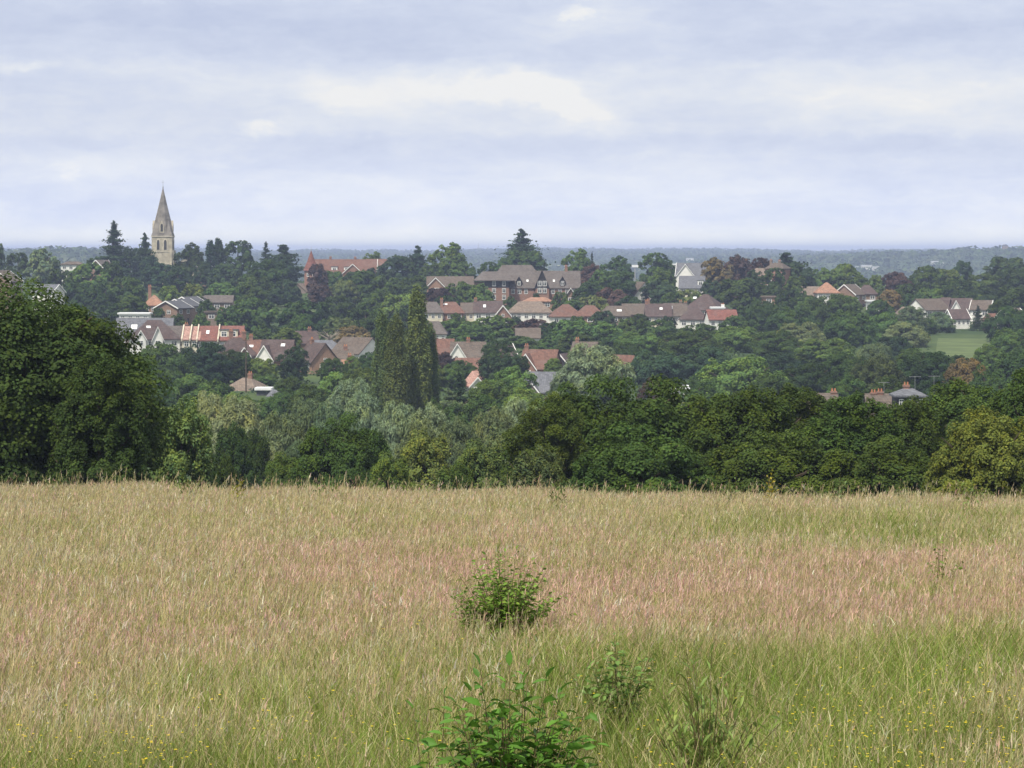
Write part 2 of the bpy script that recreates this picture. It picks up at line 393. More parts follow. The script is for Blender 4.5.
VAR = {}
def variant(kind, crown_me, trunk_mb, aspect):
    VAR.setdefault(kind, []).append((crown_me, trunk_mb, aspect))
def tmesh(mb):
    me = bpy.data.meshes.new('trunk'); me.from_pydata(mb.v, [], mb.f); me.update(); me.materials.append(MATS['bark']); return me
for k, asp in enumerate((.72, .95, 1.25, .82, 1.08)):
    variant('far', crown(10 + k, asp, 14, 13, 9000, .038, shape='round', sub=.85, tuft=-.3, ragged=1.3), tmesh(trunk(k, asp)), asp)
    variant('mid', crown(20 + k, asp, 24, 15, 34000, .0190, sub=.8, tuft=-.3, ragged=1.3), tmesh(trunk(k + 7, asp)), asp)
for k, asp in enumerate((.85, 1.05, 1.35, 1.7)):
    variant('oak', crown(31 + k * 5, asp, 34 + 6 * k, 15, 100000, .0128, elong=1.35, sub=.74, tuft=-.25, ragged=1.4), tmesh(trunk(k + 30, asp, .03, 9)), asp)
variant('great oak', crown(37, .92, 60, 26, 230000, .0090, elong=1.35, sub=.66, tuft=-.25, ragged=.8), tmesh(trunk(30, .92, .03, 9)), .92)
for k, asp in enumerate((.85, 1.15)):
    variant('scrub', crown(61 + k, asp, 22, 16, 40000, .0165, sub=.8, elong=1.7, ragged=2.2, hue=.14), tmesh(trunk(k + 60, asp, .02, 8)), asp)
for k, asp in enumerate((.8, 1.1)):
    variant('willow', crown(41 + k, asp, 24, 12, 34000, .013, elong=3.6, down=.55, hue=.05), tmesh(trunk(k + 40, asp)), asp)
for k, asp in enumerate((4.6, 5.4)):
    variant('poplar', crown(51 + k, asp, 60, 14, 46000, .040, zb=.25, shape='column', elong=1.6, down=.3, hue=.06, ragged=1.6), tmesh(trunk(k + 50, asp, .05, 4, .9)), asp)
for k, asp in enumerate((1.7, 2.3)):
    variant('spruce', conifer_crown(71 + k, asp, 13000, .026, 'spruce'), tmesh(trunk(k + 70, asp, .03, 0, .99)), asp)
variant('shelf', conifer_crown(75, 1.15, 10000, .03, 'shelf'), tmesh(trunk(75, 1.15, .03, 0, .97)), 1.15)
variant('cedar', conifer_crown(77, .85, 10000, .03, 'cedar'), tmesh(trunk(77, .85, .035, 7, .9)), .85)
variant('cypress', crown(81, 3.2, 16, 8, 4200, .085, zb=.1, shape='column', elong=1.8, down=.3, ragged=.6), tmesh(trunk(81, 3.2, .05, 0, .95)), 3.2)
for kk in VAR.values():
    for c, _, _ in kk: c.materials.append(FOL)

TONES = {'ok': (.047, .078, .018), 'om': (.058, .088, .020), 'yl': (.135, .160, .034), 'od': (.034, .062, .018), 'pp': (.098, .142, .054), 'dk': (.038, .067, .019), 'bd': (.034, .062, .030), 'md': (.062, .105, .028), 'ol': (.080, .105, .040), 'lt': (.088, .140, .036),
         'yg': (.112, .155, .050), 'gr': (.185, .235, .135), 'gg': (.100, .140, .074), 'pu': (.060, .040, .038), 'br': (.105, .085, .042)}
TWORD = {'yl': 'yellowish green', 'ok': 'dark green', 'om': 'mid green', 'od': 'dark green', 'pp': 'olive green', 'dk': 'dark green', 'bd': 'blackish green', 'md': 'mid green', 'ol': 'olive green', 'lt': 'bright green', 'yg': 'yellow green',
         'gr': 'silvery grey', 'gg': 'grey green', 'pu': 'purple leaved', 'br': 'brownish'}
FORM = {'far': 'round crowned tree', 'mid': 'leafy tree', 'oak': 'oak', 'great oak': 'oak', 'scrub': 'bushy tree', 'willow': 'willow', 'poplar': 'poplar', 'spruce': 'pointed conifer',
        'shelf': 'layered conifer', 'cedar': 'flat topped cedar', 'cypress': 'narrow conifer'}
TNAME = {'oak': 'oak_tree', 'great oak': 'oak_tree', 'willow': 'willow_tree', 'poplar': 'poplar_tree', 'spruce': 'conifer_tree', 'shelf': 'conifer_tree', 'cedar': 'cedar_tree', 'cypress': 'conifer_tree', 'scrub': 'bushy_tree'}
TREES = []
trng = random.Random(5)
def tree(px, top, wpx, D, kind, tone, label=None, phrase=None, vi=None, lean=0.0):
    x = X(px, D); zb = float(terr(x, D)); w = wpx / F * D; h = Z(top, D) - zb
    if h < 1.5: print('LOW TREE', px, top, D, round(h, 1)); h = 2.0
    if h > 32: print('TALL TREE', px, top, D, round(h, 1))
    if kind in ('far', 'mid') and h < .78 * w: d = min(.78 * w - h, .3 * h); zb -= d; h += d      # skirts of a wide crown reach the ground
    vs = VAR[kind]
    if vi is None:
        r = sorted(range(len(vs)), key=lambda i: abs(math.log(h / w / vs[i][2])) + trng.random() * .25); vi = r[0]
    c, tm, asp = vs[vi % len(vs)]
    e = empty(TNAME.get(kind, 'broadleaf_tree'), (x, D, zb), trng.uniform(0, 6.28))
    e.rotation_euler[0] = lean
    e.scale = (w, w, h / asp)
    ob = link_mesh('trunk', tm, None, e); oc = link_mesh('crown', c, None, e)
    tc = TONES[tone]; j = trng.uniform(.80, 1.48) if kind in ('far', 'mid') else trng.uniform(.88, 1.14); k = trng.uniform(.90, 1.12)
    oc.color = (tc[0] * j * k, tc[1] * j, tc[2] * j / k, 1)
    e['category'] = 'tree'
    e['group'] = {'oak': 'oaks beyond the meadow', 'great oak': 'oaks beyond the meadow', 'willow': 'willows in the valley', 'poplar': 'tall poplars in the valley'}.get(kind, 'conifers on the hill' if kind in ('spruce', 'shelf', 'cedar', 'cypress') else 'broadleaf trees across the valley')
    if label: e['label'] = label
    if phrase: LANDMARKS.append((px, (top + 1.0 * PY(zb, D)) / 2, D, phrase, e))
    TREES.append((e, px, top, wpx, D, kind, tone, w * h))
    return e

# ------------------------------------------------------------------ the land
def graded(a, b, n0, span):  # symmetrical spacing, fine in the middle
    u = np.linspace(-1, 1, n0); return np.sinh(u * 5.2) / np.sinh(5.2) * span
xs = graded(0, 0, 151, 8000.0)
ys = np.concatenate([np.linspace(-400, -20, 12), np.linspace(-10, 110, 81), np.geomspace(114, 21000, 180)])
gx, gy = np.meshgrid(xs, ys); gz = terr(gx, gy)
V = np.stack([gx, gy, gz], -1).reshape(-1, 3); nx_, ny_ = len(xs), len(ys)
i = np.arange(ny_ - 1)[:, None] * nx_ + np.arange(nx_ - 1)[None, :]
Q = np.stack([i, i + 1, i + 1 + nx_, i + nx_], -1).reshape(-1, 4)
def ground_b(t):
    oc = t.new('ShaderNodeTexCoord').outputs['Object']
    s = t.new('ShaderNodeSeparateXYZ'); t.put(s.inputs[0], oc)
    near = t.mix(t.noise(oc, 1.3, 6), (.075, .070, .030), (.16, .125, .062))
    hill = t.mix(t.smooth(t.noise(oc, .02, 6, .65), .4, .65), (.035, .060, .022), (.075, .105, .035))
    hill = t.mix(t.smooth(t.noise(oc, .25, 4), .45, .7, 0, .5), hill, (.03, .045, .02))
    return principled(t, t.mix(t.smooth(s.outputs[1], 62, 90), near, hill), .95, .1)
mat('ground_soil', ground_b)
g = link_mesh('ground', np_mesh('ground', V, Q), MATS['ground_soil'])
for p in g.data.polygons: p.use_smooth = True
tag(g, 'rolling ground falling from the meadow to the valley and rising to the town', 'ground', kind='structure')

def field(name, label, pts, D0, D1, col, lift=.25):
    """a mown or grazed field as its own sheet following the hill; pts = left/right pixel columns at the near and far edge"""
    n, mth = 40, 24; vs = []; fs = []
    for a in range(mth + 1):
        v = a / mth; D = D0 + (D1 - D0) * v
        for b in range(n + 1):
            u = b / n; l = pts[0] + (pts[2] - pts[0]) * v; r = pts[1] + (pts[3] - pts[1]) * v
            x = X(l + (r - l) * u, D); vs.append((x, D, float(terr(x, D)) + lift))
    for a in range(mth):
        for b in range(n): k = a * (n + 1) + b; fs.append((k, k + 1, k + n + 2, k + n + 1))
    m = MB(); m.add(vs, fs); flat('field_' + name, col, .95, .1, .22, .12)
    return tag(m.build(name, 'field_' + name), label, 'field', kind='structure')
field('green_field', 'bright green field below the white gabled houses on the right', (934, 990, 938, 986), 690, 812, (.085, .115, .045), .3)
field('pale_field', 'pale strip of pasture beyond the ridge right of the apartment block', (530, 640, 530, 650), 4100, 5000, (.30, .32, .12), 1.0)

# ------------------------------------------------------------------ houses
def win_frame_mesh():
    m = MB(); t = .09
    m.box(-.5, .5, -.05, .05, -.5, -.5 + t); m.box(-.5, .5, -.05, .05, .5 - t, .5)
    m.box(-.5, -.5 + t, -.05, .05, -.5 + t, .5 - t); m.box(.5 - t, .5, -.05, .05, -.5 + t, .5 - t)
    m.box(-.035, .035, -.04, .04, -.5 + t, .5 - t); m.box(-.5 + t, -.035, -.035, .035, .12, .18); m.box(.035, .5 - t, -.035, .035, .12, .18)
    return m
_wf = win_frame_mesh()
WFM = bpy.data.meshes.new('window'); WFM.from_pydata(_wf.v, [], _wf.f); WFM.update(); WFM.materials.append(MATS['white_paint'])
_wp = MB().box(-.45, .45, -.015, .015, -.45, .45)
WPM = bpy.data.meshes.new('pane'); WPM.from_pydata(_wp.v, [], _wp.f); WPM.update(); WPM.materials.append(MATS['glass'])
def window(parent, x, y, z, w, h, rz=0.0):
    o = link_mesh('window', WFM, None, parent); o.location = (x, y, z); o.rotation_euler = (0, 0, rz); o.scale = (w, 1, h)
    p = link_mesh('pane', WPM, None, o)
    return o
def chimney(parent, x, y, z0, z1, w=.9, d=.7, m='red_brick', pots=2):
    c = MB(); c.box(x - w / 2, x + w / 2, y - d / 2, y + d / 2, z0, z1 - .3); c.box(x - w / 2 - .08, x + w / 2 + .08, y - d / 2 - .08, y + d / 2 + .08, z1 - .3, z1)
    ch = c.build('chimney', m, parent)
    for k in range(pots):
        px_ = x + (k - (pots - 1) / 2) * w / max(1, pots); MB().bar((px_, y, z1 - .02), (px_, y, z1 + .45), (.14, .11), 8).build('chimney_pot', 'clay_pot', ch)
    return ch
def hip_roof(W, Dp, wh, rh, o, ridge):
    """ridge: half length of the ridge along x"""
    m = MB(); a, b = W / 2 + o, Dp / 2 + o
    return m.add([(-a, -b, wh - .25), (a, -b, wh - .25), (a, b, wh - .25), (-a, b, wh - .25), (-a, -b, wh), (a, -b, wh), (a, b, wh), (-a, b, wh), (-ridge, 0, wh + rh), (ridge, 0, wh + rh)],
                 [(3, 2, 1, 0), (0, 1, 5, 4), (1, 2, 6, 5), (2, 3, 7, 6), (3, 0, 4, 7), (4, 5, 9, 8), (6, 7, 8, 9), (5, 6, 9), (7, 4, 8)])
def gable_roof(L, Dp, wh, rh, o, axis='x', t=.22, cx=0, cy=0):
    """pitched roof slab of length L along an axis; Dp is the span"""
    b = Dp / 2; s = rh / b; e = wh - s * o
    prof = [(-b - o, e), (0, wh + rh), (b + o, e), (b + o, e + t), (0, wh + rh + t), (-b - o, e + t)]
    prof = [(p + (cy if axis == 'x' else cx), q) for p, q in prof]; c = cx if axis == 'x' else cy
    m = MB(); return m.extrude([prof[k] for k in (0, 1, 4, 5)], axis, c - L / 2 - o * .7, c + L / 2 + o * .7).extrude([prof[k] for k in (1, 2, 3, 4)], axis, c - L / 2 - o * .7, c + L / 2 + o * .7)
def verge(parent, pos, span, wh, rh, o, axis, c=0.0, th=.22, name='bargeboard', m='white_paint', inner=0):
    """white boards up both slopes of a gable; axis: direction the gable faces ('x' or 'y'), pos: its coordinate there"""
    b = span / 2; s = rh / b; e = wh - s * o; mm = MB()
    for sg in (-1, 1):
        prof = [(c + sg * (b + o + .02), e - .06), (c, wh + rh - .06), (c, wh + rh + th + .05), (c + sg * (b + o + .02), e + th + .05)]
        mm.extrude(prof, axis, pos - .07, pos + .07)
    return mm.build(name, m, parent)

HOUSES = []
def house(px, D, wpx, ridge, rh, label, dep=9.0, rot=0.0, wall='white_render', roof='brown_tile', shape='gable', phrase=None,
          chim=(), wins=(3, 2), barge=False, front=None, dormers=(), sky=(), name='house', cat='house', group='houses on the hillside', sidewin=False, hipk=.55, door=True, o=.4, W=None, winz=None):
    """front: list of (u, width, rise, wall material) for gables facing the viewer; dormers/skylights at u in -1..1 along the front slope"""
    x = X(px, D); zb = float(terr(x, D)); W = W or wpx / F * D
    wh = Z(ridge, D) - zb - rh
    if not 2.0 < wh < 12: print('WALL HEIGHT', label, round(wh, 1))
    e = empty(name, (x, D + dep / 2, zb), R(rot)); tag(e, label, cat, group)
    b = MB()
    if shape == 'gable':
        b.extrude([(-dep / 2, -3), (dep / 2, -3), (dep / 2, wh), (0, wh + rh), (-dep / 2, wh)], 'x', -W / 2, W / 2)
    else: b.box(-W / 2, W / 2, -dep / 2, dep / 2, -3, wh - .1)
    b.build('wall', wall, e)
    if shape == 'gable': rf = gable_roof(W, dep, wh, rh, o).build('roof', roof, e)
    elif shape == 'hip': rf = hip_roof(W, dep, wh, rh, o, max(.15, W / 2 * hipk)).build('roof', roof, e)
    else:
        rf = MB().box(-W / 2 - o, W / 2 + o, -dep / 2 - o, dep / 2 + o, wh - .1, wh + .35).build('roof', roof, e)
    if barge and shape == 'gable':
        for sg in (-1, 1): verge(e, sg * (W / 2 + o * .7 + .05), dep, wh, rh, o, 'x')
    for c in chim:
        u, top = c[0], c[1]; cmt = c[2] if len(c) > 2 else 'red_brick'; v = c[3] if len(c) > 3 else 0.0
        chimney(e, u * W / 2, v * dep / 2, wh + rh * .3, wh + rh + top, m=cmt)
    nx, nz = wins
    for r in range(nz):
        zc = wh - 1.15 - 2.6 * r
        if zc < .6: continue
        for k in range(nx):
            u = -W / 2 + (k + .5) * W / nx
            if door and r == nz - 1 and nz > 1 and k == nx // 2:
                d = MB().box(u - .5, u + .5, -dep / 2 - .07, -dep / 2 - .01, zc - 1.5, zc + .6).build('door', 'dark_timber', e)
                continue
            window(e, u, -dep / 2 - .03, zc, min(1.7, W / nx * .55), 1.25)
    if sidewin:
        for sg in (-1, 1):
            window(e, sg * (W / 2 + .03), -dep * .12, wh - 1.2, 1.2, 1.2, pi / 2)
            if shape == 'gable' and rh > 2: window(e, sg * (W / 2 + .03), 0, wh + .4, .9, .9, pi / 2)
    for f in (front or ()):
        u, fw, frh, fm = f[:4]; y0 = -dep / 2 - .9; cx = u * W / 2
        wg = MB(); wg.extrude([(cx - fw / 2, -3), (cx + fw / 2, -3), (cx + fw / 2, wh), (cx, wh + frh), (cx - fw / 2, wh)], 'y', y0, -dep / 2 + .3)
        gw = wg.build('gable_wing', fm, e)
        L = 2.0 + dep * .4
        gable_roof(L, fw, wh, frh, .35, 'y', .2, cx, y0 + L / 2).build('gable_roof', roof, gw)
        verge(gw, y0 - .35 * .7 - .06, fw, wh, frh, .35, 'y', cx, .2)
        window(gw, cx, y0 - .03, wh - .9, fw * .5, 1.2)
        if wh > 4.2: window(gw, cx, y0 - .03, wh - 3.5, fw * .55, 1.3)
    for dm in dormers:
        u, dw, dh = dm[:3]; fm = dm[3] if len(dm) > 3 else 'white_render'; cx = u * W / 2; z0 = wh + rh * .15; y0 = -dep / 2 * .80
        d = MB().box(cx - dw / 2, cx + dw / 2, y0, .2 - dep * .08, z0, z0 + dh).build('dormer', fm, e)
        MB().box(cx - dw / 2 - .15, cx + dw / 2 + .15, y0 - .2, .35 - dep * .08, z0 + dh + .003, z0 + dh + .18).build('dormer_roof', 'lead_grey', d)
        nn = max(1, int(dw / 1.8))
        for k in range(nn): window(d, cx - dw / 2 + (k + .5) * dw / nn, y0 - .03, z0 + dh * .5, min(1.4, dw / nn * .75), dh * .7)
    for sk in sky:
        u, v, sw, sh = sk; b2 = dep / 2; ang = math.atan2(rh, b2); y = -b2 * (1 - v); z = wh + rh * v + (.22 if shape == 'gable' else .02)
        s = MB().box(-sw / 2, sw / 2, -sh / 2, sh / 2, .02, .10).build('skylight', 'flat_roof_white', e)
        s.location = (u * W / 2, y, z + .04); s.rotation_euler = (ang, 0, 0)
    if phrase: LANDMARKS.append((px, ridge + 8, D, phrase, e))
    HOUSES.append((e, px, ridge, wpx, D))
    return e

# --- the church
def church():
    D = 1190; x = X(163, D); zb = float(terr(x, D)); k = D / F
    e = empty('church', (x, D, zb), 0); tag(e, 'pale stone church tower with a tall grey broach spire and finial on the ridge', 'church')
    h = 4.15; zt = Z(236, D) - zb                                    # half width, top of the tower
    MB().box(-h, h, -h, h, -3, zt).build('tower', 'pale_stone', e)
    bt = MB()
    for sx in (-1, 1):
        for sy in (-1, 1):
            for (hh, pr) in ((zt * .45, .95), (zt * .70, .6)):
                bt.box(min(sx * (h - .95), sx * (h + .02)), max(sx * (h - .95), sx * (h + .02)), min(sy * h, sy * (h + pr)), max(sy * h, sy * (h + pr)), -3, hh + (0 if pr > .7 else .004))
                bt.box(min(sx * (h + .02), sx * (h + pr)), max(sx * (h + .02), sx * (h + pr)), min(sy * (h - .95), sy * h), max(sy * (h - .95), sy * h), -3, hh + (0 if pr > .7 else .004))
    bt.build('buttress', 'pale_stone', e)
    for zz, q in ((zt - .35, .22), (zt - 6.6, .14), (zt - 11.5, .16)):
        sc = MB()
        for s_ in ((-h - q, h + q, -h - q, -h + .0), (-h - q, h + q, h, h + q), (-h - q, -h, -h, h), (h, h + q, -h, h)): sc.box(*s_, zz, zz + .38)
        sc.build('string_course', 'stone_trim', e)
    def lancet(parent, cx, y, z0, w, hh, name, m, depth=.1, rz=0):
        pts = [(-w / 2, 0), (w / 2, 0), (w / 2, hh * .7)] + [(w / 2 - w * (1 - cos(a)) * .5 - 0 * a, hh * .7 + hh * .3 * sin(a)) for a in (pi / 5, pi / 3)] + [(0, hh)] + [(-w / 2 + w * (1 - cos(a)) * .5, hh * .7 + hh * .3 * sin(a)) for a in (pi / 3, pi / 5)] + [(-w / 2, hh * .7)]
        m_ = MB().extrude(pts, 'y', -depth, 0); o = m_.build(name, m, parent); o.location = (cx, y, z0); o.rotation_euler = (0, 0, rz); return o
    for face, (dx, dy, rz) in enumerate(((0, -1, 0), (1, 0, pi / 2), (-1, 0, -pi / 2))):
        for sx in (-1, 1):
            u = sx * 1.45
            p = (u, -h - .02) if face == 0 else (dx * (h + .02), u)
            o = lancet(e, p[0], p[1], zt - 6.0, 1.75, 4.9, 'window', 'stone_trim', .16, rz)
            l = lancet(o, 0, -.17, .35, 1.15, 4.1, 'louvre', 'louvre', .05)
    # octagonal spire with broaches
    zs = Z(187, D) - zb; R0 = h * 1.045 / cos(pi / 8); sp_ = MB(); n = 8; lv = [(0, 1.0), (.30, .735), (.62, .39), (.97, .035), (1.0, .004)]
    vs = []
    for (t_, r_) in lv:
        for i_ in range(n): a = pi / 8 + i_ * pi / 4; vs.append((cos(a) * R0 * r_, sin(a) * R0 * r_, zt + .02 + (zs - zt) * t_))
    fs = [(l_ * n + i_, l_ * n + (i_ + 1) % n, (l_ + 1) * n + (i_ + 1) % n, (l_ + 1) * n + i_) for l_ in range(len(lv) - 1) for i_ in range(n)] + [tuple(range(n - 1, -1, -1)), tuple(range((len(lv) - 1) * n, len(lv) * n))]
    sp_.add(vs, fs); spire = sp_.build('spire', 'spire_stone', e)
    for sx in (-1, 1):
        for sy in (-1, 1):
            q = h * 1.035; br = MB()
            br.add([(sx * q, sy * q, zt + .03), (sx * q, sy * q * .40, zt + .03), (sx * q * .40, sy * q, zt + .03), (sx * q * .53, sy * q * .53, zt + 6.6)], [(0, 1, 2), (0, 1, 3), (1, 2, 3), (2, 0, 3)])
            br.build('broach', 'spire_stone', spire)
    for (dx, dy, rz) in ((0, -1, 0), (1, 0, pi / 2), (-1, 0, -pi / 2), (0, 1, pi)):
        lu = MB(); lu.extrude([(-.95, 0), (.95, 0), (.95, 2.9), (0, 5.0), (-.95, 2.9)], 'y', -.45, 2.2)
        o = lu.build('lucarne', 'pale_stone', spire); o.location = (-dy * 0 + dx * h * .90, dy * h * .90, zt + 1.3); o.rotation_euler = (0, 0, rz)
        lancet(o, 0, -.47, .5, .95, 3.2, 'opening', 'louvre', .05)
    fi = MB(); fi.bar((0, 0, zs - .6), (0, 0, zs + 2.9), (.10, .04), 6); fi.box(-.55, .55, -.05, .05, zs + 1.9, zs + 2.03); fi.bar((0, 0, zs - .4), (0, 0, zs + .2), (.3, .3), 8)
    fi.build('finial', 'steel', spire)
    MB().extrude([(h + .2, -3), (h + 10, -3), (h + 10, 6), (h + 5.1, 11.2), (h + .2, 6)], 'y', -2, 24).build('nave_wall', 'pale_stone', e)
    gable_roof(26, 9.8, 6, 5.2, .3, 'y', .2, h + 5.1, 11).build('nave_roof', 'grey_tile', e)
    LANDMARKS.append((163, 225, D, 'the church spire', e))
church()

HW, HB = 'white_render', 'brown_brick'
H = house
# ridge, left to right
H(0, 900, 46, 271, 3.2, 'brown brick house with a white edged gable at the left edge', dep=9, rot=78, wall=HB, roof='brown_tile', barge=True, W=10, phrase='the left edge gable')
H(47, 880, 24, 285, 2.2, 'small slate roofed house with a white gable peeping over the oak', dep=6, rot=-28, wall=HW, roof='slate', barge=True, W=7.5, phrase='the slate roofed house')
H(71, 1060, 20, 261.5, 1.0, 'flat roofed pale house among trees left of the spire', wall=HW, roof='brown_tile', shape='hip', wins=(3, 2))
H(100, 1075, 26, 260.5, 4.6, 'house with a long white roof edge behind the round tree', dep=10, rot=70, wall=HB, roof='grey_tile', barge=True, W=9, o=.6)
H(153, 860, 18, 295, 3.0, 'orange brick house with a pointed red roof beside the stepped terrace', wall='orange_brick', roof='orange_tile', shape='hip', hipk=.08, dep=6, chim=((-.5, 2.6, 'red_brick'),), phrase='the orange brick house')
for k, (px, rg, lb) in enumerate(((172, 301.5, 'nearest and lowest of three stepped brick houses edged in white'), (181, 299.6, 'middle one of three stepped brick houses edged in white'), (188, 297.4, 'farthest and highest of three stepped brick houses edged in white'))):
    H(px, 858 + k * 11, 25, rg, 1.9, lb, dep=7.4, rot=68, wall=HB, roof='lead_grey', barge=True, W=9.0, wins=(2, 2), sidewin=True, o=.55, group='stepped terrace houses', name='terrace_house', phrase='the stepped terrace' if k == 1 else None)
H(134, 800, 30, 312.5, .4, 'long low white flat roofed building above the slate roof', wall=HW, roof='flat_roof_white', shape='flat', dep=5, wins=(4, 1), name='annexe')
H(217, 900, 30, 296, 2.0, 'long grey roofed bungalow between round trees', wall='dull_brick', roof='grey_tile', dep=8, wins=(3, 1), name='bungalow')
H(218, 850, 26, 311, .4, 'low dull brick building half hidden above the red terrace', wall='dull_brick', roof='brown_tile', shape='flat', dep=5, wins=(2, 1), name='outbuilding')
# left terrace row
H(143, 765, 56, 319, 4.4, 'house with a broad slate roof and white satellite dish', wall='dull_brick', roof='slate', dep=9, wins=(4, 2), sky=((-.35, .45, 1.6, 1.6),), phrase='the broad slate roof')
H(152, 735, 46, 320.5, 4.7, 'plum roofed semi with two small white gables', shape='hip', hipk=.30, wall=HW, roof='plum_tile', dep=10, rot=14, wins=(4, 2), front=((-.72, 2.6, 2.1, HW), (.02, 2.6, 3.0, HW)), sky=((-.30, .62, 1.1, .8),), phrase='the plum roofed semi')
H(174, 737, 26, 327, 3.1, 'white walled house with a grey brown roof beside the plum semi', wall=HW, roof='grey_tile', dep=9, wins=(4, 2), rot=10, chim=((.8, .7),))
def parapet_house(px, D, wpx, ridge, rh, label, roof, wall, **kw):
    e = H(px, D, wpx, ridge, rh, label, roof=roof, wall=wall, dep=9, group='red roofed terrace houses', name='terrace_house', **kw)
    W = wpx / F * D; wh = Z(ridge, D) - float(terr(X(px, D), D)) - rh; b = 4.5
    for sg in (-1,):
        MB().extrude([(-b - .5, wh - .5), (0, wh + rh - .2), (b + .5, wh - .5), (b + .5, wh + .25), (0, wh + rh + .65), (-b - .5, wh + .25)], 'x', sg * W / 2 - .15, sg * W / 2 + .15).build('parapet', 'stone_trim', e)
    return e
parapet_house(186.5, 735, 9, 327.5, 3.0, 'narrow red roofed terrace house with a white parapet', 'pink_tile', 'cream_render', wins=(1, 2), door=False)
parapet_house(194.5, 735, 9, 327.5, 3.0, 'second narrow red roofed terrace house between white parapets', 'pink_tile', 'cream_render', wins=(1, 2), door=False)
parapet_house(208, 735, 22, 327, 3.3, 'cream terrace house with bright red roof and one skylight', 'red_tile', 'cream_render', wins=(3, 2), sky=((-.1, .5, .8, 1.4),), phrase='the red roofed terrace')
parapet_house(230, 735, 24, 327, 3.3, 'red roofed terrace house with a wide pale flat dormer', 'red_tile', 'cream_render', wins=(3, 2), dormers=((-.15, 4.6, 2.0, 'cream_render'),))
H(234, 690, 30, 338, 4.2, 'dark plum roofed brick house with tall chimneys and a dormer', wall='red_brick', roof='plum_tile', shape='hip', hipk=.35, dep=10, rot=22, wins=(3, 2), chim=((-.35, 1.6), (.55, 1.4)), front=((.05, 2.8, 1.8, 'red_brick'),), phrase='the chimneyed plum house')
H(256, 700, 22, 341, 3.2, 'rust roofed house between the chimneyed house and timbered gable', wall='red_brick', roof='rust_tile', dep=9, wins=(2, 2), chim=((-.6, 1.2),), sky=((-.5, .5, 1.0, .9),))
H(277, 685, 32, 341, 4.4, 'plum roofed house with a white timbered gable', wall='red_brick', roof='plum_tile', dep=9, rot=-12, wins=(3, 2), front=((-.52, 4.2, 3.2, HW),), sky=((.4, .7, 1.0, .9),), phrase='the timbered gable')
H(245, 600, 36, 378.5, 2.6, 'low bungalow with a terracotta hipped roof by a tall pole', wall='red_brick', roof='tan_tile', shape='hip', hipk=.25, dep=9, rot=-18, wins=(3, 1), chim=((.2, .9),), name='bungalow', phrase='the terracotta bungalow')
H(263, 585, 13, 388, .35, 'small flat roofed white edged garage', wall='lead_grey', roof='flat_roof_white', shape='flat', dep=5, wins=(1, 1), name='garage', cat='garage', door=False)
H(279, 580, 15, 390, 1.6, 'little slate roofed outhouse with a white gable end', wall=HW, roof='slate', dep=4.5, rot=-38, wins=(1, 1), name='outbuilding', door=False)
H(316, 655, 15, 344, 4.0, 'tall brown gabled house half hidden behind the dark cone tree', wall='orange_brick', roof='plum_tile', dep=7, rot=-58, W=8, wins=(2, 2), chim=((-.6, 1.0),), sidewin=True)
H(322, 735, 40, 340.5, 2.6, 'bungalow with a dark slate roof below the dead tree', wall='dull_brick', roof='slate', shape='hip', hipk=.45, dep=9, wins=(4, 1), name='bungalow', phrase='the slate bungalow')
H(357, 715, 34, 338.5, 3.6, 'dark roofed house with a bright white gable left of the poplars', wall=HW, roof='brown_tile', dep=9, rot=-42, W=10, wins=(3, 2), sidewin=False)
H(349, 660, 14, 361, 2.0, 'small orange roof with a brick chimney among bushes', wall='orange_brick', roof='orange_tile', dep=6, wins=(1, 1), chim=((0, 1.3),), name='bungalow')
H(141, 540, 9, 397, 1.4, 'tiny orange roofed shed beside the big oak', wall='orange_brick', roof='orange_tile', dep=3, wins=(1, 1), name='shed', cat='shed', door=False)
# ridge houses, centre
H(206, 1130, 18, 265, .6, 'brown brick house with a pale roof line right of the spire', wall=HB, roof='flat_roof_white', shape='flat', dep=8, wins=(3, 2))
def turret_house():
    D = 1085
    e = H(300, D, 20, 284, 4.2, 'tall gabled villa with a pale timbered front and white balcony', wall='dull_brick', roof='tan_tile', dep=10, rot=80, W=10, wins=(2, 3), sidewin=True, group=None, name='villa', phrase='the turreted villa')
    zb = float(terr(X(300, D), D)); wh = Z(284, D) - zb - 4.2
    q = empty('turret', (X(309.5, D), D + 9, zb)); tag(q, 'slim brick turret with a pointed red conical roof', 'turret')
    zt = Z(271, D) - zb; za = Z(250, D) - zb; n = 12; r = 2.6
    MB().extrude([(cos(i_ * 2 * pi / n) * r, sin(i_ * 2 * pi / n) * r) for i_ in range(n)], 'z', -3, zt).build('wall', 'red_brick', q)
    c = MB(); vs = [(cos(i_ * 2 * pi / n) * (r + .5), sin(i_ * 2 * pi / n) * (r + .5), zt) for i_ in range(n)] + [(cos(i_ * 2 * pi / n) * r * .62, sin(i_ * 2 * pi / n) * r * .62, zt + (za - zt) * .42) for i_ in range(n)] + [(0, 0, za)]
    c.add(vs, [tuple(range(n - 1, -1, -1))] + [(i_, (i_ + 1) % n, n + (i_ + 1) % n, n + i_) for i_ in range(n)] + [(n + i_, n + (i_ + 1) % n, 2 * n) for i_ in range(n)])
    rf = c.build('roof', 'red_tile', q); MB().bar((0, 0, za - .3), (0, 0, za + 1.4), (.1, .03), 6).build('finial', 'steel', rf)
    for a in (-1, 1): window(q, a * 1.1, -r * cos(.45) - .02, zt - 1.5, .9, 1.3, a * .45)
    b = MB(); b.box(-2.6, 2.6, -7.2, -5.4, wh - 3.6, wh - 3.3); b.box(-2.6, 2.6, -7.2, -7.1, wh - 3.3, wh - 2.4)
    bo = b.build('balcony', 'white_paint', e); bo.rotation_euler = (0, 0, -R(80))
turret_house()
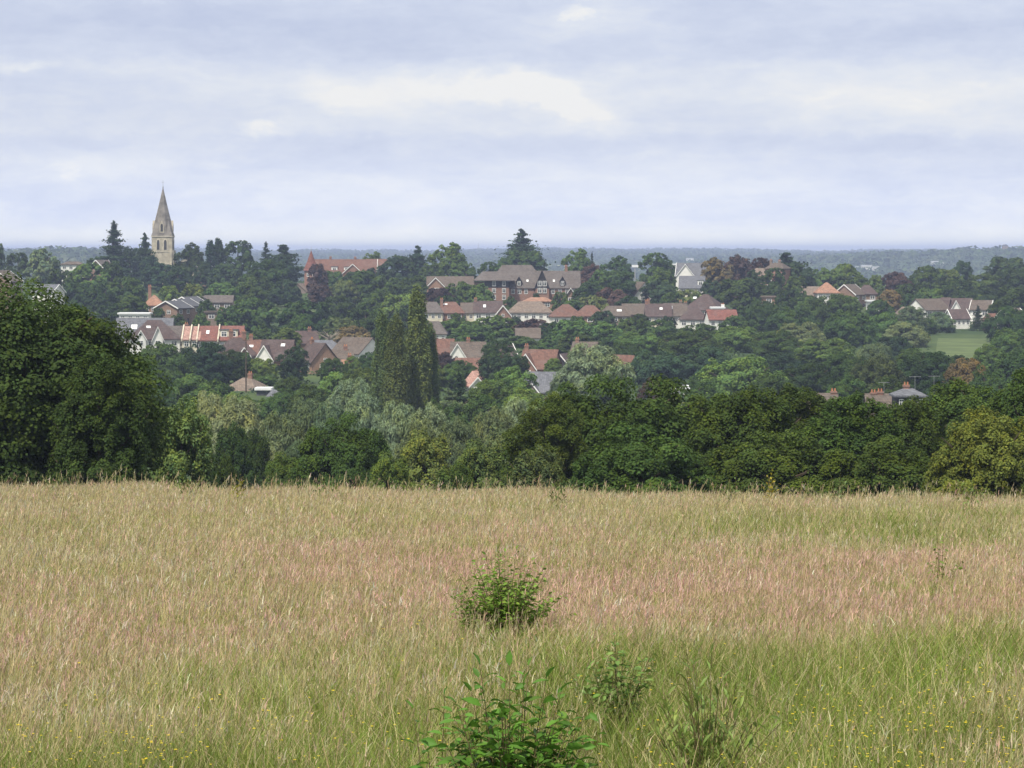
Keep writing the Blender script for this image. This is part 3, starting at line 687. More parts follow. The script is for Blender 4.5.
e = H(345, 1130, 62, 259.8, 5.2, 'large rust roofed mansion with white roof edges behind the turret', wall='dull_brick', roof='rust_tile', dep=13, wins=(7, 2), barge=True, shape='gable', front=((.25, 7.5, 3.4, 'red_brick'),), dormers=((-.35, 2.4, 1.7), (.05, 2.2, 1.6)), chim=((-.5, 1.0), (.3, .9)), name='mansion', phrase='the rust roofed mansion')
H(376, 1150, 20, 259.5, 3.0, 'red roofed house with one white window right of the mansion', wall='red_brick', roof='rust_tile', dep=9, wins=(2, 2), front=((-.3, 3.6, 2.0, HW),))
H(450, 985, 46, 277, 3.4, 'long low brown brick house with a plain gable left of the apartments', wall='orange_brick', roof='brown_tile', dep=9, wins=(5, 2), front=((-.62, 6.0, 3.0, 'orange_brick'),))
def apartments():
    D = 965; x = X(526, D); zb = float(terr(x, D)); k = D / F
    e = empty('apartment_block', (x, D, zb)); tag(e, 'long red brick apartment block with dark gables and a grey tiled roof', 'apartment block')
    zr = Z(271.5, D) - zb; ze = Z(287.5, D) - zb
    def P(px): return (px - 526) * k
    MB().box(P(509), P(580), 0, 12, -3, ze).build('wall', 'red_brick', e)
    gable_roof(P(580) - P(509), 12, ze, zr - ze, .4, 'x', .2, (P(580) + P(509)) / 2, 6).build('roof', 'grey_tile', e)
    lw = MB().box(P(485), P(509), -2.5, 9, -3, Z(281, D) - zb).build('wing', 'red_brick', e)
    MB().box(P(484.6), P(509.4), -2.62, 9.1, Z(287.4, D) - zb, Z(280.8, D) - zb).build('timber_storey', 'dark_timber', lw)
    r_ = hip_roof(P(512) - P(474), 13, Z(280.2, D) - zb, Z(271.5, D) - Z(280.2, D), .5, 3.8).build('wing_roof', 'grey_tile', lw); r_.location = (P(494), 3.5, 0)
    MB().box(P(474), P(484.4), -1.8, 8.6, -3, Z(282, D) - zb).build('wing_end', 'brown_brick', lw)
    for py in (283.6, 290.5, 297.2):
        for px in (494, 504): window(lw, P(px), -2.66, Z(py, D) - zb, 1.2, 1.6)
    # tall gable in the middle
    gw = MB().extrude([(P(535), -3), (P(549), -3), (P(549), ze + .4), (P(542), zr + .3), (P(535), ze + .4)], 'y', -1.8, 5).build('gable_wing', 'red_brick', e)
    MB().extrude([(P(534.8), ze - .2), (P(549.2), ze - .2), (P(549.2), ze + .4), (P(542), zr + .32), (P(534.8), ze + .4)], 'y', -1.95, -1.81).build('timber_gable', 'dark_timber', gw)
    gable_roof(8, P(549) - P(535), ze + .2, zr + .5 - ze - .2, .4, 'y', .2, P(542), 2.0).build('gable_roof', 'grey_tile', gw)
    for py in (283.5, 290.5):
        for px in (539.6, 544.6): window(gw, P(px), -2.0, Z(py, D) - zb, 1.3, 1.7)
    for px in (519, 562.5):
        d = MB().extrude([(P(px - 2.4), ze + .1), (P(px + 2.4), ze + .1), (P(px + 2.4), ze + 2.3), (P(px), ze + 3.6), (P(px - 2.4), ze + 2.3)], 'y', .2, 5).build('dormer', 'dark_timber', e)
        gable_roof(5, P(px + 2.4) - P(px - 2.4), ze + 2.3, 1.3, .25, 'y', .15, P(px), 2.5).build('dormer_roof', 'grey_tile', d)
        window(d, P(px), .15, ze + 1.4, 1.1, 1.4)
    for px in (527.5, 554):
        s = MB().box(-.35, .35, -.5, .5, .02, .1).build('skylight', 'flat_roof_white', e); s.location = (P(px), 2.2, ze + 2.2); s.rotation_euler = (math.atan2(zr - ze, 6), 0, 0)
    for px in (513, 519.5, 526, 553, 560, 567, 574): window(e, P(px), -.03, Z(291.5, D) - zb, 1.2, 1.6)
    chimney(e, P(566.5), 6, zr - .5, zr + 1.8)
    rear = MB().extrude([(-9, -3), (9, -3), (9, ze + 1), (0, ze + 1.1), (-9, ze + 1)], 'y', 14, 26).build('rear_wing', 'red_brick', e); rear.location = (P(517), 0, 0)
    rr = hip_roof(19, 13, ze + 1, Z(265, D + 20) - zb - ze - 1, .4, 5.0).build('rear_roof', 'grey_tile', e); rr.location = (P(517), 20, 0)
    wg = MB().extrude([(P(566), -3), (P(575), -3), (P(575), 5.0), (P(570.5), 7.2), (P(566), 5.0)], 'y', -3, 1).build('gable_wing', 'brown_brick', e)
    gable_roof(4.5, P(575) - P(566), 5.0, 2.2, .3, 'y', .18, P(570.5), -1).build('gable_roof', 'brown_tile', wg)
    verge(wg, -3.5, P(575) - P(566), 5.0, 2.2, .3, 'y', P(570.5), .18); window(wg, P(570.5), -3.03, 3.6, 1.6, 1.2)
    LANDMARKS.append((526, 285, D, 'the apartment block', e))
apartments()
H(538, 935, 28, 297.5, 1.2, 'low building with a flat orange roof below the apartments', wall='orange_brick', roof='orange_tile', shape='hip', dep=9, wins=(3, 1), name='outbuilding')
# row below the apartments
RG = dict(group='houses in the row below the apartments')
H(430, 880, 25, 302, 3.2, 'grey roofed white semi at the left end of the row', wall='cream_render', roof='grey_tile', shape='hip', hipk=.5, wins=(4, 2), chim=((.9, .8),), **RG)
H(450, 882, 27, 302, 3.3, 'house half grey and half bright rust roofed beside the grey semi', wall='red_brick', roof='rust_tile', shape='hip', hipk=.4, wins=(3, 2), sky=((-.4, .75, 1.6, .6),), **RG)
H(471, 886, 20, 303.5, 2.8, 'brown roofed brick house with cream bays in the row', wall='cream_render', roof='brown_tile', wins=(3, 2), **RG)
H(488, 880, 28, 301.8, 3.2, 'plum roofed house with one white skylight in the row', wall=HW, roof='plum_tile', wins=(3, 2), chim=((-.9, .9),), sky=((-.25, .5, .8, 1.4),), **RG)
H(503, 872, 14, 306, 3.2, 'narrow brick house with a white edged gable in the row', wall='red_brick', roof='plum_tile', dep=5.2, rot=90, W=8, barge=True, sidewin=True, wins=(1, 1), **RG, phrase='the narrow white edged gable')
H(530, 878, 44, 301.5, 3.3, 'long white house with a grey and red hipped roof', wall=HW, roof='tan_tile', shape='hip', hipk=.5, wins=(6, 2), **RG, phrase='the long white house')
H(566, 872, 31, 304.5, 3.6, 'rust roofed house with a low white wall right of the white house', wall=HW, roof='rust_tile', shape='hip', hipk=.2, wins=(4, 2), rot=8, **RG)
H(590, 880, 30, 305.5, 3.2, 'brown hipped roof house half sunk in dark trees', wall='brown_brick', roof='rust_tile', shape='hip', hipk=.3, wins=(3, 2), **RG)
H(615, 880, 30, 306, 3.0, 'dull brown roofed house with one white skylight near the woodland', wall='dull_brick', roof='brown_tile', shape='hip', hipk=.5, wins=(3, 2), sky=((.3, .5, 1.5, 1.0),), **RG)
H(637, 884, 28, 304.5, 3.0, 'plain brown roofed house left of the dark roofed terrace', wall=HB, roof='brown_tile', wins=(3, 2), chim=((.85, 1.3),), **RG)
H(659, 872, 25, 304.5, 3.5, 'dark roofed terrace house with cream bays and a skylight', wall='cream_render', roof='plum_tile', wins=(4, 2), sky=((.2, .55, .9, 1.0),), chim=((-.95, 1.0),), **RG, phrase='the cream bayed terrace')
H(676, 874, 22, 304, 3.5, 'dark roofed terrace house with tall chimneys and white walls', wall=HW, roof='brown_tile', wins=(3, 2), sky=((-.4, .6, .9, 1.4),), chim=((.5, .8, 'dull_brick'), (.95, .4, 'dull_brick')), **RG)
H(695, 862, 27, 308, 3.4, 'white house with a dark hipped roof and deep white base', wall=HW, roof='plum_tile', shape='hip', hipk=.3, wins=(3, 2), rot=-8, **RG, phrase='the deep white house')
H(707, 900, 36, 294.5, 4.8, 'broad brown roofed house behind the deep white house', wall=HW, roof='plum_tile', shape='hip', hipk=.15, dep=12, wins=(4, 2), rot=-20, sky=((-.55, .75, 1.1, .9),), **RG)
H(718, 880, 12, 306.5, .5, 'little white block between brown and red roofs', wall=HW, roof='flat_roof_white', shape='flat', dep=5, wins=(2, 1), chim=((.9, .6, 'white_render'),), door=False, **RG)
H(722, 850, 29, 310.5, 2.6, 'low white cottage with a bright red tiled roof', wall=HW, roof='red_tile', wins=(4, 1), dep=7, rot=8, **RG, name='cottage', phrase='the bright red roof')
# houses in the middle ground
H(434, 800, 24, 321.5, 3.4, 'grey roofed white house below the left end of the row', wall=HW, roof='grey_tile', shape='hip', hipk=.4, wins=(4, 2), phrase='the lower grey roofed house')
H(441, 705, 24, 340, 3.4, 'red brick house with a rust roof just right of the poplars', wall='red_brick', roof='rust_tile', wins=(2, 2), chim=((-.7, 1.2),), phrase='the rust roofed brick house')
H(468, 702, 34, 343, 3.6, 'brown roofed house with a bright white gable', wall='red_brick', roof='brown_tile', wins=(3, 2), front=((-.62, 4.2, 3.3, HW),), chim=((0, .9),), phrase='the bright white gable')
H(528, 790, 24, 329, 2.4, 'white house glimpsed through dark branches below the long white house', wall=HW, roof='brown_tile', wins=(4, 2), dep=8)
H(541, 655, 34, 351, 4.0, 'big red brick house with a rust roof and chimneys', wall='red_brick', roof='rust_tile', dep=10, rot=-12, wins=(3, 2), chim=((-.85, 1.1),), front=((-.6, 4.6, 3.2, 'red_brick'),), phrase='the big red brick house')
H(565, 668, 16, 354.5, 3.4, 'dark house with a white edged gable left of the silvery tree', wall='dark_timber', roof='plum_tile', dep=6, rot=72, W=8, barge=True, wins=(1, 1), sidewin=True)
H(544, 575, 32, 373.5, 3.6, 'slate roofed house with white windows among the lower shrubs', wall=HB, roof='slate', dep=8, rot=-16, wins=(3, 2), barge=True, front=((-.35, 2.6, 1.6, 'dull_brick'),), phrase='the lower slate house')
H(475, 600, 24, 371.5, 3.0, 'pink roofed bungalow with a small white gable', wall=HW, roof='pink_tile', shape='hip', hipk=.25, dep=8, wins=(2, 1), front=((.25, 3.0, 1.7, HW),), name='bungalow', phrase='the pink roofed bungalow')
H(627, 640, 16, 356.5, 4.6, 'tall rust gabled house right of the silvery tree', wall='orange_brick', roof='rust_tile', dep=8, rot=-48, W=9, wins=(2, 2), sidewin=True)
H(680, 480, 15, 386.5, .3, 'pale flat roofed shed showing above the oak belt', wall='cream_render', roof='flat_roof_white', shape='flat', dep=4, wins=(1, 1), name='shed', cat='shed', door=False)
H(338, 690, 26, 351, 3.2, 'brown roofed house half hidden among bushes left of the poplars', wall='red_brick', roof='brown_tile', wins=(3, 2), rot=12, chim=((.5, 1.0),))
H(470, 650, 28, 359.5, 2.6, 'low rust roofed house below the bright white gable', wall='red_brick', roof='rust_tile', wins=(3, 1), rot=-8, name='bungalow')
H(502, 715, 20, 345, 3.2, 'plum roofed house peeping behind the dark round tree', wall=HW, roof='plum_tile', wins=(2, 2), rot=20, barge=True)
H(586, 705, 24, 343, 3.2, 'brown roofed house showing behind the silvery round willow', wall=HB, roof='brown_tile', wins=(3, 2), rot=-14, chim=((-.7, .9),))
H(304, 765, 22, 332, 3.0, 'small plum roofed house above the slate bungalow', wall='red_brick', roof='plum_tile', wins=(2, 2), rot=16, chim=((.4, .9),))
H(222, 640, 24, 366, 2.8, 'low brown roofed house left of the terracotta bungalow', wall='red_brick', roof='brown_tile', wins=(3, 1), rot=-10, name='bungalow')
H(908, 860, 20, 307, 2.6, 'tan roofed house half lost in trees left of the white gable end', wall=HW, roof='tan_tile', wins=(3, 2), shape='hip', hipk=.4)
H(1014, 850, 18, 309, 2.8, 'pale walled house at the right end of the hillside among dark trees', wall=HW, roof='brown_tile', wins=(2, 2), rot=24, barge=True)
# right hand ridge
H(636, 965, 24, 282.5, 4.0, 'brown roofed house with a white gable end left of the dark tree', wall=HW, roof='brown_tile', dep=8, rot=-55, W=10, wins=(2, 2), sidewin=True, phrase='the ridge white gable')
H(693, 1055, 30, 263.5, 4.4, 'grey roofed house with sharp white gables on the ridge', wall=HW, roof='slate', dep=9, wins=(3, 2), front=((-.35, 6.2, 4.0, HW),), barge=True, rot=-10, phrase='the sharp white gables')
H(693, 1030, 25, 276.5, 4.0, 'slate roof with a white dormer below the sharp gables', wall='cream_render', roof='slate', dep=9, wins=(3, 1), dormers=((.7, 2.0, 2.0),), rot=-6)
H(676, 1100, 16, 263.5, .5, 'white flat roofed building left of the sharp gables', wall=HW, roof='flat_roof_white', shape='flat', dep=8, wins=(3, 1))
H(779, 1030, 18, 263, 2.0, 'tall red brick house beside the flat cedar', wall='red_brick', roof='brown_tile', shape='hip', dep=9, wins=(2, 3), rot=-25, chim=((-.8, 1.0, 'dull_brick'), (.2, .8, 'dull_brick')), phrase='the tall brick house')
H(763, 1040, 22, 268, 3.0, 'pale brick wing with a clay roof left of the tall brick house', wall='dull_brick', roof='tan_tile', shape='hip', dep=9, wins=(3, 2))
H(769, 940, 12, 294, 1.0, 'small pink walled block low among dark trees', wall='orange_brick', roof='tan_tile', shape='flat', dep=5, wins=(1, 2), door=False)
H(812, 975, 36, 286.5, 3.2, 'brown hipped house left of the tan gable', wall=HB, roof='tan_tile', shape='hip', hipk=.6, dep=9, wins=(4, 2))
H(828, 968, 22, 282.5, 3.4, 'tan roofed gable rising behind the dark woodland', wall=HW, roof='orange_tile', shape='hip', hipk=.1, dep=9, wins=(3, 2), phrase='the tan gable')
H(851, 975, 22, 285, 3.2, 'brown roofed house with a pale roof edge right of the tan gable', wall=HB, roof='brown_tile', dep=8, rot=60, barge=True, W=9, wins=(2, 2))
H(868, 980, 18, 285, 3.0, 'plum hipped house beneath the yellow green tree', wall=HB, roof='plum_tile', shape='hip', hipk=.3, dep=8, wins=(2, 2))
H(874, 905, 12, 300, .4, 'white flat roofed building half hidden by trees on the right', wall=HW, roof='flat_roof_white', shape='flat', dep=5, wins=(2, 1), door=False)
H(930, 900, 24, 299.5, 3.2, 'brown roofed house with a white gable above the green field', wall=HW, roof='brown_tile', dep=9, rot=34, W=10, wins=(3, 2), phrase='the white gable end')
H(948, 905, 22, 297.5, 3.4, 'plum roofed house behind the tall white chimney gable', wall=HW, roof='plum_tile', shape='hip', hipk=.4, dep=9, wins=(3, 2))
H(964, 895, 20, 299, 3.0, 'red brick house with a plum roof and tall white gable side', wall='red_brick', roof='plum_tile', dep=9, wins=(3, 2), front=((-.85, 2.6, 2.4, HW),), phrase='the white chimney gable')
H(959, 870, 18, 310, 2.6, 'low plum roofed house with white bay windows above the field', wall=HW, roof='plum_tile', dep=8, wins=(4, 1), barge=True, rot=10)
H(984, 890, 13, 301, 2.6, 'small white gabled house right of the dark conifer', wall=HW, roof='brown_tile', dep=7, rot=-20, W=6, wins=(2, 2), barge=True)
H(995, 860, 18, 313.5, 2.0, 'orange roofed bungalow right of the dark conifer', wall='orange_brick', roof='rust_tile', shape='hip', dep=7, wins=(2, 1), name='bungalow', phrase='the orange bungalow')
# roofs just beyond the oak belt
H(822, 455, 34, 395.5, 3.0, 'brown roofed house with a single brick stack beyond the oaks', wall=HB, roof='brown_tile', dep=8, wins=(2, 2), chim=((.85, .5), ), group='roofs beyond the oak belt', phrase='the single brick stack')
H(884, 458, 30, 396, 2.8, 'brown tiled house with two broad brick stacks beyond the oaks', wall=HB, roof='brown_tile', dep=8, wins=(2, 2), chim=((-.5, .4), (-.05, .55)), group='roofs beyond the oak belt')
H(911, 440, 28, 389, 1.0, 'dark slate topped house with a white window beyond the oaks', wall='dark_timber', roof='slate', shape='hip', hipk=.3, dep=6, wins=(3, 1), chim=((-.15, .5),), group='roofs beyond the oak belt', phrase='the dark slate house')
# far buildings
def far_block(px, base, wpx, top, label, nw=5):
    D = min(range(2600, 6500, 20), key=lambda q: abs(PY(float(terr(X(px, q), q)), q) - base)); x = X(px, D); zb = float(terr(x, D)); w = wpx / F * D; h = Z(top, D) - zb
    if h < 3: print('FAR BLOCK', px, h); h = 4
    e = empty('far_building', (x, D, zb)); tag(e, label, 'building', 'white buildings far beyond the ridge')
    MB().box(-w / 2, w / 2, 0, 12, -4, h).build('wall', 'white_render', e)
    MB().box(-w / 2 - .4, w / 2 + .4, -.4, 12.4, h + .003, h + .7).build('roof', 'flat_roof_white', e)
    for k in range(nw): window(e, -w / 2 + (k + .5) * w / nw, -.03, h - 2.4, w / nw * .55, 2.2)
far_block(867, 271.5, 10, 265.5, 'white flat topped building, largest of the far white blocks on the right', 6)
far_block(876, 272, 6, 267, 'smaller far white block just right of the largest one')
far_block(859, 271, 5, 267, 'smallest far white block left of the largest one', 3)
far_block(938, 264.5, 12, 261.5, 'far white building at the foot of the blue right hand hill', 5)
far_block(690, 263, 7, 258.5, 'far white block over the sharp white gables', 3)
far_block(655, 268, 6, 265, 'far white block behind the dark ridge trees', 3)
def tower(px, D, top, w, label, name, m):
    x = X(px, D); zb = float(terr(x, D)); h = Z(top, D) - zb; e = empty(name, (x, D, zb)); tag(e, label, 'tower')
    if m == 'steel':
        q = MB()
        for sx in (-1, 1):
            for sy in (-1, 1): q.bar((sx * w, sy * w, -2), (sx * .3, sy * .3, h * .85), .45)
        for k in range(1, 9):
            f = 1 - k / 9.5 * .9; q.bar((-w * f, -w * f, h * .85 * k / 9.5), (w * f, -w * f, h * .85 * k / 9.5), .3)
        q.build('lattice', m, e); MB().bar((0, 0, h * .8), (0, 0, h), (.6, .2), 6).build('aerial', m, e)
    else:
        MB().box(-w, w, -w, w, -4, h * .8).build('shaft', m, e)
        MB().extrude([(-w * 1.1, h * .8), (w * 1.1, h * .8), (w * .5, h)] + [(-w * .5, h)], 'y', -w * .9, w * .9).build('cap', 'slate', e)
tower(1005, 4300, 244.5, 4.0, 'far blocky tower on the wooded skyline at the right', 'water_tower', 'dull_brick')
tower(478.5, 7600, 243.5, 6.0, 'thin far mast on the blue skyline left of the layered conifer', 'radio_mast', 'steel')

# poles and aerials
def pole(px, D, top, r, label, kind):
    x = X(px, D); zb = float(terr(x, D)); h = Z(top, D) - zb; e = empty(kind, (x, D, zb)); tag(e, label, {'telegraph_pole': 'pole', 'floodlight_pole': 'lamp post', 'roof_aerial': 'aerial'}[kind])
    if kind == 'telegraph_pole':
        MB().bar((0, 0, -1), (0, 0, h), (r * 1.2, r * .8), 8).build('post', 'bark', e); MB().box(-.8, .8, -.06, .06, h - .5, h - .38).build('crossarm', 'bark', e)
    elif kind == 'floodlight_pole':
        MB().bar((0, 0, -1), (0, 0, h), (r, r * .7), 8).build('post', 'steel', e); MB().box(-1.1, 1.1, -.3, .3, h - .1, h + .7).build('lamp_head', 'flat_roof_white', e)
    else:
        MB().bar((0, 0, 0), (0, 0, h), (r, r), 6).build('mast', 'steel', e)
        q = MB(); q.bar((-.9, 0, h - .1), (.9, 0, h - .1), .025)
        for k in range(7): q.bar((-.8 + k * .27, -.3, h - .1), (-.8 + k * .27, .3, h - .1), .02)
        q.build('antenna', 'steel', e)
pole(246, 595, 338, .13, 'tall dark pole rising beside the terracotta bungalow', 'telegraph_pole')
pole(635, 985, 267, .22, 'white headed lighting pole above the ridge white gable', 'floodlight_pole')
pole(915, 446, 376, .022, 'thin tall aerial on the dark slate house, left of two', 'roof_aerial')
pole(934, 447, 375.5, .022, 'thin tall aerial right of the dark slate house', 'roof_aerial')
pole(884, 462, 382, .022, 'wide combed aerial between the two brick stacks', 'roof_aerial')

# ------------------------------------------------------------------ trees: (column, top row, width px, distance, kind, tone[, label, phrase])
T = tree
# near oaks
T(6, 276, 322, 128, 'great oak', 'od', 'huge dark oak filling the left edge behind the meadow', 'the huge left oak')
T(100, 352, 134, 121, 'oak', 'od', 'lower dark oak at the right foot of the huge left oak')
T(68, 306, 150, 133, 'oak', 'od', 'middle dark oak crown against the right side of the huge left oak')
T(-60, 300, 180, 140, 'oak', 'dk', 'dark oak cut by the left edge behind the huge oak', vi=2)
T(182, 398, 96, 150, 'scrub', 'yg', 'yellow green bushy tree against the huge left oak', 'the yellow green bush tree')
T(344, 413, 112, 185, 'oak', 'ok', 'very dark round oak alone left of centre above the meadow', 'the lone round oak', vi=0)
for a in ((552, 393, 97, 150, 'om', 'small oak at the left end of the dark oak belt'),
          (606, 376, 192, 156, 'ok', 'tallest bright topped oak at the left of the belt'),
          (678, 377, 192, 160, 'ok', 'broad oak in the belt below the pale shed'),
          (742, 387, 166, 152, 'ok', 'flat topped oak in the belt below the bright rounded tree'),
          (800, 385, 153, 162, 'ok', 'oak in the belt just left of the single brick stack'),
          (852, 392, 143, 150, 'ok', 'brown flecked oak in the belt below the brick stacks'),
          (905, 397, 140, 156, 'ok', 'oak in the belt directly below the dark slate house'),
          (962, 379, 148, 165, 'om', 'tall oak in the belt right of the dark slate house'),
          (1040, 367, 166, 150, 'ok', 'tall oak cut by the right edge of the photo'),
          (640, 423, 166, 138, 'ok', 'low front oak in the left half of the belt'),
          (772, 431, 179, 140, 'ok', 'deep shaded low oak at the middle of the belt'),
          (880, 436, 166, 138, 'ok', 'deep shaded low oak left of the yellowish oak')):
    T(a[0], a[1], a[2], a[3], 'oak', a[4], a[5])
T(990, 408, 130, 129, 'oak', 'yl', 'yellowish green oak sloping down at the right of the belt', 'the yellowish right oak')
T(1046, 439, 90, 128, 'oak', 'dk', 'low dark oak at the right edge beside the yellowish oak')
T(538, 446, 80, 148, 'scrub', 'ol', 'olive scrubby tree at the left foot of the oak belt')
# bright scrub below the willows
for a in ((428, 430, 78, 200, 'yg', 'yellow green bushy tree just right of the lone round oak'), (482, 440, 76, 175, 'yg', 'yellow green bushy tree between the round oak and the belt'),
          (392, 452, 60, 178, 'lt', 'low bright bush tree at the right foot of the round oak'), (455, 462, 60, 160, 'md', 'low green bush above the middle of the meadow edge'),
          (232, 422, 52, 230, 'dk', 'dark bushy tree between the yellow bush tree and the willows'), (258, 430, 44, 240, 'dk', 'dark bushy tree in front of the silvery willows'),
          (505, 424, 60, 230, 'gg', 'grey green bushy tree left of the oak belt top'), (283, 452, 56, 190, 'md', 'green bushy tree left of the lone round oak'), (222, 455, 44, 170, 'dk', 'low dark bush at the meadow edge beside the yellow bush tree')):
    T(a[0], a[1], a[2], a[3], 'scrub', a[4], a[5])
# willows in the valley bottom
for a in ((238, 397, 74, 330), (282, 412, 62, 300), (306, 398, 60, 350), (330, 404, 54, 330), (268, 440, 54, 260), (362, 392, 58, 360), (352, 378, 56, 420), (398, 402, 60, 320), (430, 404, 62, 310),
          (456, 418, 60, 270), (492, 408, 66, 300), (520, 398, 58, 330), (208, 392, 52, 360), (300, 440, 50, 250), (420, 420, 50, 280), (545, 405, 40, 300)):
    T(a[0], a[1], a[2], a[3], 'willow', 'gr' if (a[0] * 7) % 3 else 'gg')
# poplars
T(417, 287, 29, 450, 'poplar', 'pp', 'tallest columnar poplar in the group left of centre', 'the tall poplars', vi=0)
T(396, 314, 26, 445, 'poplar', 'pp', 'shorter columnar poplar just left of the tallest poplar', vi=1)
T(382, 310, 23, 452, 'poplar', 'pp', 'slim columnar poplar, leftmost of the poplar group', vi=0)
T(430, 322, 20, 455, 'poplar', 'pp', 'slim poplar at the right side of the tallest poplar', vi=1)
